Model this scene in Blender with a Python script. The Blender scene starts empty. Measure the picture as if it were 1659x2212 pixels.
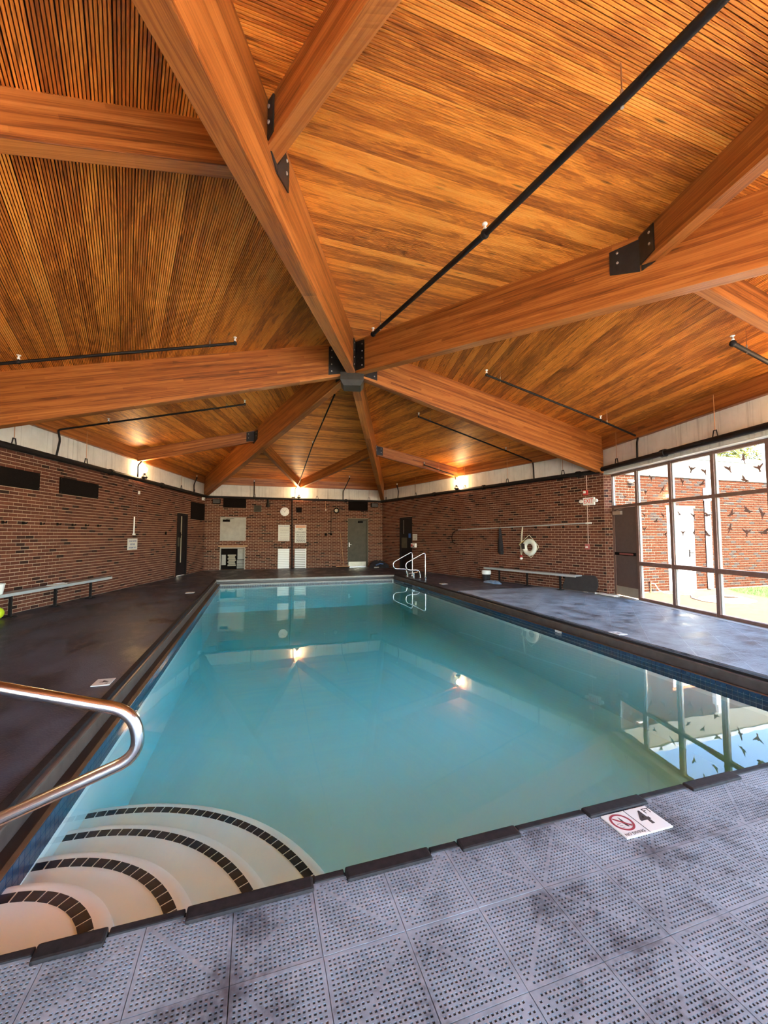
import bpy, bmesh, math, random
from mathutils import Vector, Matrix
import numpy as np
R = random.Random(11)
C = bpy.context.scene.collection
SC = bpy.context.scene

# ------------------------------------------------------------------ camera
IMW, IMH, FPX = 1659, 2212, 872.46
PITCH, ROLL, YAW = math.radians(3.3582), math.radians(.0382), math.radians(17.5293)
CAM = Vector((-1.8019, -7.845, 1.4241))
_r = Vector((math.cos(YAW), -math.sin(YAW), 0))
_f = Vector((math.sin(YAW)*math.cos(PITCH), math.cos(YAW)*math.cos(PITCH), math.sin(PITCH)))
_u = _r.cross(_f)
RIGHT = math.cos(ROLL)*_r + math.sin(ROLL)*_u
UP = -math.sin(ROLL)*_r + math.cos(ROLL)*_u
cd = bpy.data.cameras.new('camera'); cam = bpy.data.objects.new('camera', cd); C.objects.link(cam)
cd.sensor_fit = 'HORIZONTAL'; cd.sensor_width = 36; cd.lens = FPX/IMW*36; cd.clip_start = .05; cd.clip_end = 300
M = Matrix((RIGHT, UP, -_f)).transposed().to_4x4(); M.translation = CAM
cam.matrix_world = M; SC.camera = cam
def pix(p):
    d = Vector(p)-CAM; z = d.dot(_f)
    if z < .05: return (-9999, -9999, z)
    return (IMW/2+FPX*d.dot(RIGHT)/z, IMH/2-FPX*d.dot(UP)/z, z)

# ------------------------------------------------------------------ sky, sun, exposure
SUN_AZ, SUN_EL = math.radians(5.5), math.radians(48)      # rays travel towards heading SUN_AZ from +y
w = bpy.data.worlds.new('sky'); SC.world = w; w.use_nodes = True
nt = w.node_tree; bg = nt.nodes['Background']
sky = nt.nodes.new('ShaderNodeTexSky'); sky.sky_type = 'NISHITA'; sky.sun_disc = False
sky.sun_elevation = SUN_EL; sky.sun_rotation = math.pi + SUN_AZ; sky.air_density = 1.0; sky.dust_density = .1; sky.ozone_density = 2.2
nt.links.new(sky.outputs[0], bg.inputs[0]); bg.inputs[1].default_value = .74
sd = bpy.data.lights.new('sun', 'SUN'); sd.energy = 16; sd.angle = math.radians(.55); sd.color = (1, .93, .83)
sun = bpy.data.objects.new('sun', sd); C.objects.link(sun)
sdir = Vector((math.sin(SUN_AZ)*math.cos(SUN_EL), math.cos(SUN_AZ)*math.cos(SUN_EL), -math.sin(SUN_EL)))
sun.rotation_euler = sdir.to_track_quat('-Z', 'Y').to_euler()
SC.view_settings.view_transform = 'Standard'; SC.view_settings.look = 'None'; SC.view_settings.gamma = 1
SC.view_settings.use_curve_mapping = False; SC.view_settings.exposure = 3.6
cy = SC.cycles
cy.adaptive_threshold = .015; cy.max_bounces = 9; cy.diffuse_bounces = 5; cy.glossy_bounces = 4; cy.transmission_bounces = 4; cy.transparent_max_bounces = 16
cy.caustics_reflective = False; cy.caustics_refractive = False; cy.sample_clamp_indirect = 6; cy.use_denoising = True

# ------------------------------------------------------------------ dimensions
ZB, ZC, ZE, ZA = 3.05, 3.55, 3.85, 5.33          # brick top, concrete top, eave deck, apex
V = {1: (-3.84, 10.24), 2: (3.84, 10.24), 3: (6.38, 0), 4: (4.25, -9.65), 5: (-3.72, -9.9), 6: (-6.38, 0)}
PX0, PX1, PY0, PY1 = -3.06, 3.10, -6.09, 6.25      # deck edge round the pool
WX0, WX1, WY0, WY1 = -2.86, 2.90, -6.06, 5.95      # water
ZW = -.15

class Frame:                                        # a wall: s along it, d inward, z up
    def __init__(s, A, B):
        s.A = Vector(A); s.B = Vector(B); s.L = (s.B-s.A).length; s.e = (s.B-s.A)/s.L
        n = Vector((s.e.y, -s.e.x)); s.n = n if n.dot(-s.A) > 0 else -n
    def P(s, a, d, z): q = s.A+s.e*a+s.n*d; return Vector((q.x, q.y, z))
    def M(s, a=0, d=0, z=0):
        m = Matrix(((s.e.x, s.n.x, 0), (s.e.y, s.n.y, 0), (0, 0, 1))).to_4x4(); m.translation = s.P(a, d, z); return m
F = {k: Frame(V[k[0]], V[k[1]]) for k in ((1, 6), (1, 2), (2, 3), (3, 4), (4, 5), (5, 6))}
FL, FB, FR, FW, FN, FS = F[1, 6], F[1, 2], F[2, 3], F[3, 4], F[4, 5], F[5, 6]
class FX:                                           # the brick wall across the courtyard, facing -y
    A = Vector((6.42, .06)); e = Vector((1, 0)); n = Vector((0, -1)); L = 13.6
    P = Frame.P; M = Frame.M
FX = FX()

# ------------------------------------------------------------------ materials
def mat(name, col=(.5, .5, .5), rough=.6, metal=0, spec=.5, emit=None, es=0):
    m = bpy.data.materials.new(name); m.use_nodes = True
    b = m.node_tree.nodes['Principled BSDF']
    b.inputs['Base Color'].default_value = (*col, 1); b.inputs['Roughness'].default_value = rough
    b.inputs['Metallic'].default_value = metal; b.inputs['Specular IOR Level'].default_value = spec
    if emit: b.inputs['Emission Color'].default_value = (*emit, 1); b.inputs['Emission Strength'].default_value = es
    return m
class G:                                            # tiny node-graph helper
    def __init__(s, m): s.t = m.node_tree; s.b = s.t.nodes.get('Principled BSDF')
    def n(s, typ, ins=None, **kw):
        x = s.t.nodes.new('ShaderNode'+typ)
        for k, v in kw.items(): setattr(x, k, v)
        for k, v in (ins or {}).items():
            if hasattr(v, 'is_linked') or isinstance(v, bpy.types.NodeSocket): s.t.links.new(v, x.inputs[k])
            else: x.inputs[k].default_value = v
        return x
    def link(s, a, b): s.t.links.new(a, b)
    def ramp(s, fac, stops, interp='LINEAR'):
        x = s.n('ValToRGB', {0: fac}); r = x.color_ramp; r.interpolation = interp
        while len(r.elements) < len(stops): r.elements.new(.5)
        for e, (p, c) in zip(r.elements, stops): e.position = p; e.color = (*c, 1) if len(c) == 3 else c
        return x.outputs[0]
    def math(s, op, a, b=0, c=0): return s.n('Math', {0: a, 1: b, 2: c}, operation=op).outputs[0]
    def mix(s, f, a, b, mode='MIX'):
        x = s.n('Mix', data_type='RGBA', blend_type=mode)
        for i, v in ((0, f), (6, a), (7, b)):
            if isinstance(v, bpy.types.NodeSocket): s.t.links.new(v, x.inputs[i])
            else: x.inputs[i].default_value = v if i == 0 else ((*v, 1) if len(v) == 3 else v)
        return x.outputs[2]
    def bump(s, h, st=.3, dist=.01):
        x = s.n('Bump', {'Height': h, 'Strength': st, 'Distance': dist}); s.link(x.outputs[0], s.b.inputs['Normal'])
    def noise(s, vec, scale, detail=3, rough=.55, dist=0):
        return s.n('TexNoise', {'Vector': vec, 'Scale': scale, 'Detail': detail, 'Roughness': rough, 'Distortion': dist}).outputs[0]
    def obj(s, scale=(1, 1, 1), rnd=0):
        tc = s.n('TexCoord').outputs['Object']
        if rnd:
            oi = s.n('ObjectInfo').outputs['Random']
            off = s.n('CombineXYZ', {0: s.math('MULTIPLY', oi, 37.0*rnd), 1: s.math('MULTIPLY', oi, 91.0*rnd), 2: s.math('MULTIPLY', oi, 53.0*rnd)}).outputs[0]
            tc = s.n('VectorMath', {0: tc, 1: off}, operation='ADD').outputs[0]
        return s.n('Mapping', {'Vector': tc, 'Scale': scale}).outputs[0]

def wood(name, stops, lam=True, rough=.42, knots=False):
    m = mat(name, rough=rough); g = G(m)
    v = g.obj((.22, 9, 9) if lam else (.9, 7, 7), 1)
    n1 = g.noise(v, 1.6, 4 if lam else 3, .6, .9)
    v2 = g.obj((1.1, 75, 75) if lam else (3.5, 45, 45), 1); n2 = g.noise(v2, 1.5, 3, .6, .2)
    f = g.math('ADD', g.math('MULTIPLY', n1, .72), g.math('MULTIPLY', n2, .28))
    # cathedral rings
    ring = g.math('SINE', g.math('MULTIPLY', n1, 46.0)); ring = g.math('MULTIPLY', ring, .085 if lam else .04)
    f = g.math('ADD', f, ring)
    if lam:
        o = g.n('TexCoord').outputs['Object']; s = g.n('SeparateXYZ', {0: o})
        zi = g.math('FLOOR', g.math('DIVIDE', s.outputs[2], .042))
        xi = g.math('FLOOR', g.math('ADD', g.math('DIVIDE', s.outputs[0], 2.6), g.math('MULTIPLY', zi, .37)))
        wn = g.n('TexWhiteNoise', {'Vector': g.n('CombineXYZ', {0: zi, 1: xi, 2: g.n('ObjectInfo').outputs['Random']}).outputs[0]}, noise_dimensions='3D')
        f = g.math('ADD', f, g.math('MULTIPLY', g.math('SUBTRACT', wn.outputs[0], .5), .26))
    else:
        oi = g.n('ObjectInfo').outputs['Random']
        f = g.math('ADD', f, g.math('MULTIPLY', g.math('SUBTRACT', oi, .5), .26))
    col = g.ramp(f, stops)
    if knots:
        vo = g.n('TexVoronoi', {'Vector': g.obj((1.1, 6, 6), 1), 'Scale': 1.5}, feature='F1').outputs['Distance']
        k = g.ramp(vo, [(0, (.9,)*3), (.085, (.5,)*3), (.15, (0,)*3)])
        col = g.mix(k, col, (.06, .018, .006))
    g.link(col, g.b.inputs['Base Color']); g.bump(f, .25, .004)
    return m
M_BEAM = wood('beam_wood', [(.2, (.12, .030, .006)), (.42, (.30, .086, .015)), (.60, (.43, .142, .028)), (.85, (.56, .22, .055))])
M_DECK = wood('deck_wood', [(.16, (.17, .036, .006)), (.40, (.50, .145, .020)), (.58, (.86, .305, .042)), (.85, (.97, .45, .09))], lam=False, rough=.5, knots=True)
M_GROOVE_SHADE = mat('groove_shade', (.12, .036, .009), .8, spec=.1)  # shade in the board grooves, put into a darker base colour
M_DECKGAP = mat('deck_gap', (.03, .010, .004), .9)

def brick_mat(name, single, stops, rough=.85, spec=.25):
    m = mat(name, rough=rough, spec=spec); g = G(m)
    r = g.n('ObjectInfo').outputs['Random'] if single else g.n('Attribute', attribute_name='tint').outputs['Fac']
    c = g.ramp(r, stops)
    nz = g.noise(g.n('TexCoord').outputs['Object'], 60, 4, .7)
    c = g.mix(g.math('MULTIPLY', nz, .55), c, g.mix(.5, c, (.03, .012, .009)))
    g.link(c, g.b.inputs['Base Color']); g.bump(nz, .4, .004); return m
ST_IN = [(0, (.020, .008, .006)), (.06, (.036, .012, .008)), (.12, (.10, .029, .016)), (.6, (.135, .040, .021)), (1, (.170, .054, .028))]
ST_OUT = [(0, (.036, .027, .023)), (.13, (.040, .029, .024)), (.16, (.052, .015, .0065)), (.6, (.060, .018, .008)), (1, (.068, .022, .010))]
M_BR1, M_BRN = brick_mat('brick_single', 1, ST_IN), brick_mat('brick_field', 0, ST_IN)
M_BX1, M_BXN = brick_mat('courtyard_brick_single', 1, ST_OUT, 1, .04), brick_mat('courtyard_brick_field', 0, ST_OUT, 1, .04)
def mottled(name, c1, c2, scale=8, rough=.8, bump=.2, spec=.3, stretch=(1, 1, 1), metal=0, detail=5):
    m = mat(name, rough=rough, spec=spec, metal=metal); g = G(m)
    n = g.noise(g.obj(stretch), scale, detail, .6)
    g.link(g.ramp(n, [(.3, c1), (.7, c2)]), g.b.inputs['Base Color'])
    if bump: g.bump(n, bump, .005)
    return m
M_MORTAR = mottled('mortar', (.38, .25, .165), (.48, .325, .225), 40, .95, .3, .1)
M_MORTARX = mottled('courtyard_mortar', (.19, .135, .092), (.23, .165, .115), 40, .95, .3, .1)
def concrete():
    m = mat('concrete', rough=.9, spec=.2); g = G(m)
    n = g.noise(g.obj((1, 1, 1)), 3, 6, .65)
    st = g.noise(g.obj((9, 9, .35)), 1.6, 4, .7)
    c = g.ramp(n, [(.3, (.68, .64, .55)), (.7, (.82, .78, .69))])
    k = g.ramp(st, [(.53, (0,)*3), (.72, (.6,)*3)])
    g.link(g.mix(k, c, (.36, .32, .25)), g.b.inputs['Base Color']); g.bump(n, .2, .004); return m
M_CONC = concrete()
M_FASCIA = mottled('painted_fascia', (.17, .15, .115), (.20, .175, .135), 5, .8, .05)
M_SOFFIT_LIT = mat('lit_soffit_white', (.78, .77, .72), .5)
M_PIPE = mottled('dark_pipe', (.008, .006, .006), (.016, .013, .012), 12, .62, .1, .25)
M_STEELB = mottled('blackened_steel', (.010, .009, .008), (.024, .020, .018), 14, .5, .1, .5)
M_ZINC = mat('zinc', (.55, .5, .44), .4, .8)
M_COPPER = mat('copper_rod', (.46, .22, .10), .45, .7)
M_PLASW = mat('white_plastic', (.82, .80, .75), .4)
M_GREYW = mottled('grey_white', (.34, .315, .27), (.42, .39, .34), 6, .6, 0)
M_INOX = mat('polished_steel', (.70, .69, .67), .2, 1)
M_ALU = mottled('aluminium', (.42, .46, .46), (.55, .58, .57), 30, .42, .05, .5, (.3, 6, 6), .35)
M_RUB = mottled('black_rubber', (.008, .006, .006), (.022, .016, .015), 30, .7, .3, .25)
M_BLACKP = mottled('black_panel', (.006, .004, .0035), (.010, .007, .006), 40, .9, .2, .1)
M_DARKBR = mottled('dark_bronze', (.155, .085, .065), (.21, .12, .092), 20, .5, .05, .4)
M_DOORBR = mottled('brown_door', (.12, .082, .072), (.14, .098, .086), 10, .55, .05, .4)
M_DOORG = mottled('grey_green_door', (.055, .046, .029), (.080, .067, .044), 5, .6, .05, .3)
M_DOORK = mat('near_black_door', (.010, .0065, .007), .7, spec=.2)
M_STEELP = mottled('kick_plate', (.42, .38, .29), (.52, .47, .38), 6, .4, 0, .5, (1, 1, 1), .4)
M_RED = mat('red_plastic', (.50, .035, .03), .45)
M_REDTXT = mat('red_letters', (.70, .03, .035), .5)
M_MAROON = mat('maroon_print', (.26, .02, .03), .55)
M_INK = mat('dark_ink', (.035, .022, .02), .6)
M_INKG = mat('grey_ink', (.30, .27, .24), .7)
M_BLUEINK = mat('blue_ink', (.03, .06, .22), .6)
M_ORANGE = mat('orange_print', (.62, .20, .05), .6)
M_SIGN = mat('sign_white', (.62, .59, .52), .5)
M_LIME = mat('lime_ball', (.52, .62, .02), .3)
M_CLOTHK = mottled('black_cloth', (.012, .010, .012), (.03, .026, .028), 20, .9, .5)
M_BLUEB = mottled('blue_cloth', (.10, .18, .30), (.30, .40, .52), 10, .8, .4)
M_ROPE = mottled('cream_rope', (.58, .50, .34), (.72, .64, .48), 60, .85, .4)
M_YEL = mat('yellow_rope', (.62, .40, .08), .8)
M_RING = mat('ring_vinyl', (.70, .70, .60), .45)
M_FOAM = mottled('grey_foam_mat', (.036, .030, .029), (.048, .040, .039), 8, .7, .1)
M_BROOM = mat('broom_wood', (.40, .20, .08), .6)
M_BULB = mat('glowing_globe', (1, .9, .7), .4, emit=(1, .66, .33), es=26)
M_GRASS = mottled('grass', (.05, .10, .018), (.10, .16, .035), 6, .8, 0)
M_LEAF = mottled('leaf', (.10, .105, .012), (.20, .18, .03), 2, .7, 0)
M_BARK = mottled('bark', (.08, .05, .03), (.14, .09, .06), 10, .95, .5)
M_BIRD = mat('bird_vinyl', (.32, .19, .155), .7)
M_HOSE = mat('white_hose', (.66, .62, .55), .5)
M_PLASTER = mottled('white_plaster', (.80, .84, .77), (.83, .87, .80), 4, .6, .02)
M_BLUET = mottled('blue_tile', (.014, .038, .075), (.028, .062, .11), 14, .25, 0, .5)
M_BLKT = mottled('black_step_tile', (.010, .014, .020), (.022, .028, .037), 25, .4, 0, .5)
M_GUTTER = mottled('gutter_brown', (.020, .011, .008), (.036, .021, .014), 6, .45, .2, .5, (1, 1, 1))
M_LIP = mottled('gutter_lip', (.075, .042, .020), (.115, .066, .034), 9, .5, .1)
M_RIM = mottled('rim_strip', (.062, .045, .037), (.115, .086, .07), 9, .32, .1, .5)
M_RIMW = mottled('white_rim_strip', (.24, .21, .18), (.31, .28, .24), 9, .35, .1)
M_LABELP = mat('faint_tan_plate', (.36, .31, .22), .6)

def tile_mat():
    m = mat('deck_tile_plastic', rough=.5, spec=.5); g = G(m)
    geo = g.n('NewGeometry').outputs['Position']
    n = g.noise(geo, 2.6, 5, .65); n2 = g.noise(geo, 45, 3, .6)
    f = g.math('ADD', g.math('MULTIPLY', n, .8), g.math('MULTIPLY', n2, .2))
    c = g.ramp(f, [(.34, (.055, .051, .054)), (.42, (.112, .112, .120)), (.48, (.195, .205, .219)), (.64, (.285, .30, .317))])
    g.link(c, g.b.inputs['Base Color'])
    g.link(g.ramp(f, [(.36, (.33,)*3), (.5, (.5,)*3)]), g.b.inputs['Roughness']); g.bump(n2, .15, .003); return m
M_TILE = tile_mat()
def mat_floor():
    m = mat('dark_deck_matting', rough=.5, spec=.3); g = G(m)
    geo = g.n('NewGeometry').outputs['Position']
    mp = g.n('Mapping', {'Vector': geo, 'Scale': (1, .55, 1), 'Rotation': (0, 0, .5)}).outputs[0]
    n = g.noise(mp, 2.2, 5, .6); n2 = g.n('TexVoronoi', {'Vector': geo, 'Scale': 60}).outputs['Distance']
    g.link(g.ramp(n, [(.38, (.020, .021, .029)), (.48, (.046, .049, .065)), (.62, (.070, .076, .10))]), g.b.inputs['Base Color'])
    g.link(g.ramp(n, [(.38, (.28,)*3), (.52, (.5,)*3)]), g.b.inputs['Roughness']); g.bump(n2, .35, .004); return m
M_MAT = mat_floor()
M_SUB = mat('dark_sub_floor', (.012, .012, .015), .8)
def water_mat():
    m = bpy.data.materials.new('pool_water'); m.use_nodes = True; t = m.node_tree; t.nodes.clear(); g = G(m)
    out = g.n('OutputMaterial')
    geo = g.n('NewGeometry').outputs['Position']
    n = g.noise(geo, 1.4, 2, .5, .3)
    bp = g.n('Bump', {'Height': n, 'Strength': .02, 'Distance': .05}).outputs[0]
    bf = g.n('NewGeometry').outputs['Backfacing']
    fr = g.n('Fresnel', {'IOR': g.math('ADD', 1.33, g.math('MULTIPLY', bf, 1/1.33-1.33)), 'Normal': bp}).outputs[0]
    gl = g.n('BsdfGlossy', {'Color': (1, 1, 1, 1), 'Roughness': .015, 'Normal': bp}).outputs[0]
    tr = g.n('BsdfTransparent').outputs[0]
    mx = g.n('MixShader', {0: fr, 1: tr, 2: gl}).outputs[0]
    g.link(mx, out.inputs['Surface'])
    ab = g.n('VolumeAbsorption', {'Color': (.34, .935, .965, 1), 'Density': .6}).outputs[0]
    g.link(ab, out.inputs['Volume'])
    return m
M_WATER = water_mat()
def glass_mat(name, tint):
    m = bpy.data.materials.new(name); m.use_nodes = True; t = m.node_tree; t.nodes.clear(); g = G(m)
    out = g.n('OutputMaterial')
    bf = g.n('NewGeometry').outputs['Backfacing']
    fr = g.n('Fresnel', {'IOR': g.math('ADD', 1.35, g.math('MULTIPLY', bf, 1/1.35-1.35))}).outputs[0]
    mx = g.n('MixShader', {0: fr, 1: g.n('BsdfTransparent', {'Color': (*tint, 1)}).outputs[0], 2: g.n('BsdfGlossy', {'Roughness': .01}).outputs[0]}).outputs[0]
    g.link(mx, out.inputs['Surface']); return m
M_GLASS = glass_mat('tinted_window_glass', (.50, .505, .50)); M_GLASSC = glass_mat('added_window_glass', (.62, .62, .61))
M_POOLWALL = mottled('pool_wall_plaster', (.60, .66, .63), (.62, .68, .65), .6, .7, .02)
M_POOLFLOOR = mottled('pool_plaster', (.80, .80, .75), (.81, .81, .76), .6, .7, .02)
M_GROUND = mottled('pale_bounce_ground', (.56, .50, .42), (.66, .60, .52), 9, .9, .2)  # unseen ground outside, kept pale to bounce sunlight into the hall
M_PAVE = mottled('brick_paving', (.105, .058, .034), (.175, .105, .066), 7, .95, .2, .1, (1, 2.5, 1))
M_STUCCO = mottled('far_ground', (.34, .30, .22), (.44, .40, .30), 3, .95, 0)

# ------------------------------------------------------------------ mesh helpers
class MB:
    def __init__(s): s.v = []; s.f = []; s.t = []
    def add(s, vs, fs, tint=None):
        o = len(s.v); s.v += [tuple(p) for p in vs]; s.f += [tuple(i+o for i in f) for f in fs]
        if tint is not None: s.t += [tint]*len(fs)
        return s
    def hexa(s, p, tint=None):                      # 8 corners: bottom 0-3, top 4-7
        return s.add(p, [(3, 2, 1, 0), (4, 5, 6, 7), (0, 1, 5, 4), (1, 2, 6, 5), (2, 3, 7, 6), (3, 0, 4, 7)], tint)
    def box(s, x0, x1, y0, y1, z0, z1, tint=None):
        return s.hexa([(x0, y0, z0), (x1, y0, z0), (x1, y1, z0), (x0, y1, z0), (x0, y0, z1), (x1, y0, z1), (x1, y1, z1), (x0, y1, z1)], tint)
    def fbox(s, fr, s0, s1, d0, d1, z0, z1, tint=None):
        P = fr.P
        return s.hexa([P(s0, d0, z0), P(s1, d0, z0), P(s1, d1, z0), P(s0, d1, z0), P(s0, d0, z1), P(s1, d0, z1), P(s1, d1, z1), P(s0, d1, z1)], tint)
    def prism(s, pts, off):                          # planar polygon extruded along off
        n = len(pts); off = Vector(off); a = [Vector(p) for p in pts]
        return s.add(a+[p+off for p in a], [tuple(range(n))[::-1], tuple(range(n, 2*n))]+[(i, (i+1) % n, (i+1) % n+n, i+n) for i in range(n)])
    def tube(s, path, r, seg=10, caps=True):
        path = [Vector(p) for p in path]; rr = r if isinstance(r, (list, tuple)) else [r]*len(path)
        rings = []; prev = None
        for i, p in enumerate(path):
            a = path[max(i-1, 0)]; b = path[min(i+1, len(path)-1)]
            t = (b-a).normalized()
            if 0 < i < len(path)-1:
                t1 = (p-a).normalized(); t2 = (b-p).normalized(); t = (t1+t2).normalized()
            if prev is None:
                h = Vector((0, 0, 1)) if abs(t.z) < .9 else Vector((1, 0, 0)); nn = t.cross(h).normalized()
            else:
                nn = prev-t*prev.dot(t); nn = nn.normalized() if nn.length > 1e-6 else t.orthogonal().normalized()
            prev = nn; bb = t.cross(nn)
            sc = 1
            if 0 < i < len(path)-1: sc = 1/max(.5, math.sqrt(max(.05, (1+t1.dot(t2))/2)))
            rings.append([p+(nn*math.cos(2*math.pi*k/seg)+bb*math.sin(2*math.pi*k/seg))*rr[i]*(sc if sc < 1.3 else 1.3) for k in range(seg)])
        vs = [q for ring in rings for q in ring]
        fs = [(i*seg+k, i*seg+(k+1) % seg, (i+1)*seg+(k+1) % seg, (i+1)*seg+k) for i in range(len(path)-1) for k in range(seg)]
        if caps: fs += [tuple(range(seg))[::-1], tuple((len(path)-1)*seg+k for k in range(seg))]
        return s.add(vs, fs)
    def lathe(s, c, prof, seg=20, axis=(0, 0, 1)):
        c = Vector(c); ax = Vector(axis).normalized(); x = ax.orthogonal().normalized(); y = ax.cross(x)
        vs = [c+ax*h+(x*math.cos(2*math.pi*k/seg)+y*math.sin(2*math.pi*k/seg))*r for r, h in prof for k in range(seg)]
        n = len(prof)
        fs = [(i*seg+k, i*seg+(k+1) % seg, (i+1)*seg+(k+1) % seg, (i+1)*seg+k) for i in range(n-1) for k in range(seg)]
        fs += [tuple(range(seg))[::-1], tuple((n-1)*seg+k for k in range(seg))]
        return s.add(vs, fs)
    def sphere(s, c, r, seg=20, rings=12, sz=1):
        return s.lathe(c, [(max(1e-4, r*math.sin(math.pi*i/rings)), -r*sz*math.cos(math.pi*i/rings)) for i in range(rings+1)], seg)
    def build(s, name, m, parent=None, smooth=False, bevel=0, kind=None, mw=None):
        me = bpy.data.meshes.new(name)
        vs = s.v
        inv = None
        if mw is not None: inv = mw.inverted()
        elif parent is not None: inv = WM[parent.name].inverted()
        if inv is not None: vs = [tuple(inv @ Vector(p)) for p in vs]
        me.from_pydata(vs, [], s.f); me.materials.append(m)
        bm = bmesh.new(); bm.from_mesh(me)
        if not s.t: bmesh.ops.recalc_face_normals(bm, faces=bm.faces)
        if bevel: bmesh.ops.bevel(bm, geom=[e for e in bm.edges if len(e.link_faces) == 2 and e.calc_face_angle(0) > .5], offset=bevel, segments=2, affect='EDGES', profile=.6)
        bm.to_mesh(me); bm.free()
        if s.t and len(s.t) == len(me.polygons):
            a = me.attributes.new('tint', 'FLOAT', 'FACE'); a.data.foreach_set('value', s.t)
        if smooth:
            me.polygons.foreach_set('use_smooth', [True]*len(me.polygons))
            try: me.set_sharp_from_angle(angle=math.radians(40))
            except Exception: pass
        o = bpy.data.objects.new(name, me); C.objects.link(o)
        wm = mw if mw is not None else (WM[parent.name] if parent is not None else Matrix.Identity(4))
        if parent is not None:
            o.parent = parent; o.matrix_basis = WM[parent.name].inverted() @ wm
        else: o.matrix_basis = wm
        WM[o.name] = wm.copy()
        if kind: o['kind'] = kind
        return o
WM = {}
def thing(name, label, cat, loc, group=None, mw=None):
    o = bpy.data.objects.new(name, None); C.objects.link(o); o.empty_display_size = .1
    m = mw if mw is not None else Matrix.Translation(Vector(loc)); o.matrix_basis = m; WM[o.name] = m.copy()
    o['label'] = label; o['category'] = cat
    if group: o['group'] = group
    return o
def tag(o, label, cat, group=None):
    o['label'] = label; o['category'] = cat
    if group: o['group'] = group
    return o
def node(name, kind='structure', loc=(0, 0, 0)):
    o = bpy.data.objects.new(name, None); C.objects.link(o); o.empty_display_size = .1
    o.matrix_basis = Matrix.Translation(Vector(loc)); WM[o.name] = o.matrix_basis.copy(); o['kind'] = kind; return o
def inst(src, name, parent, mw):                    # a light copy that shares the mesh
    o = bpy.data.objects.new(name, src); C.objects.link(o); o.parent = parent
    o.matrix_basis = WM[parent.name].inverted() @ mw; WM[o.name] = mw; return o
def text(body, size, m, parent, mw, name='lettering', ext=.0012, align='CENTER', sx=1, off=0):
    cu = bpy.data.curves.new(name, 'FONT'); cu.body = body; cu.size = size; cu.extrude = ext; cu.align_x = align; cu.align_y = 'CENTER'
    cu.resolution_u = 3; cu.materials.append(m)
    cu.offset = off
    tmp = bpy.data.objects.new(name, cu); me = bpy.data.meshes.new_from_object(tmp); bpy.data.objects.remove(tmp); bpy.data.curves.remove(cu)
    if not me.materials: me.materials.append(m)
    o = bpy.data.objects.new(name, me); C.objects.link(o); o.parent = parent
    o.matrix_basis = WM[parent.name].inverted() @ mw @ Matrix.Diagonal((sx, 1, 1, 1)); WM[o.name] = mw; return o
def wall_text_m(fr, a, d, z):                       # text standing on a wall, read from inside
    x = Vector((fr.n.y, -fr.n.x, 0)) * -1
    nn = Vector((fr.n.x, fr.n.y, 0)); up = Vector((0, 0, 1)); x = up.cross(nn)
    m = Matrix((x, up, nn)).transposed().to_4x4(); m.translation = fr.P(a, d, z); return m
def arc_pts(c, r, a0, a1, n, u, v):
    return [Vector(c)+Vector(u)*(r*math.cos(a0+(a1-a0)*i/n))+Vector(v)*(r*math.sin(a0+(a1-a0)*i/n)) for i in range(n+1)]
def rounded_path(pts, r, n=6):
    pts = [Vector(p) for p in pts]; out = [pts[0]]
    for i in range(1, len(pts)-1):
        p, a, b = pts[i], (pts[i-1]-pts[i]), (pts[i+1]-pts[i])
        rr = min(r, a.length*.49, b.length*.49); A = p+a.normalized()*rr; B = p+b.normalized()*rr
        for k in range(n+1):
            t = k/n; out.append(A*(1-t)**2+p*2*t*(1-t)+B*t*t)
    out.append(pts[-1]); return out
def cut_rects(s0, s1, z0, z1, holes):               # rectangle minus rectangles
    xs = sorted({s0, s1, *[min(max(h[i], s0), s1) for h in holes for i in (0, 1)]}); out = []
    for a, b in zip(xs, xs[1:]):
        if b-a < 1e-6: continue
        zs = [(z0, z1)]
        for h in holes:
            if h[0] < b-1e-6 and h[1] > a+1e-6:
                nz = []
                for p, q in zs:
                    if h[2] > p: nz.append((p, min(q, h[2])))
                    if h[3] < q: nz.append((max(p, h[3]), q))
                zs = [x for x in nz if x[1]-x[0] > 1e-6]
        out += [(a, b, p, q) for p, q in zs]
    return out

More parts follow.
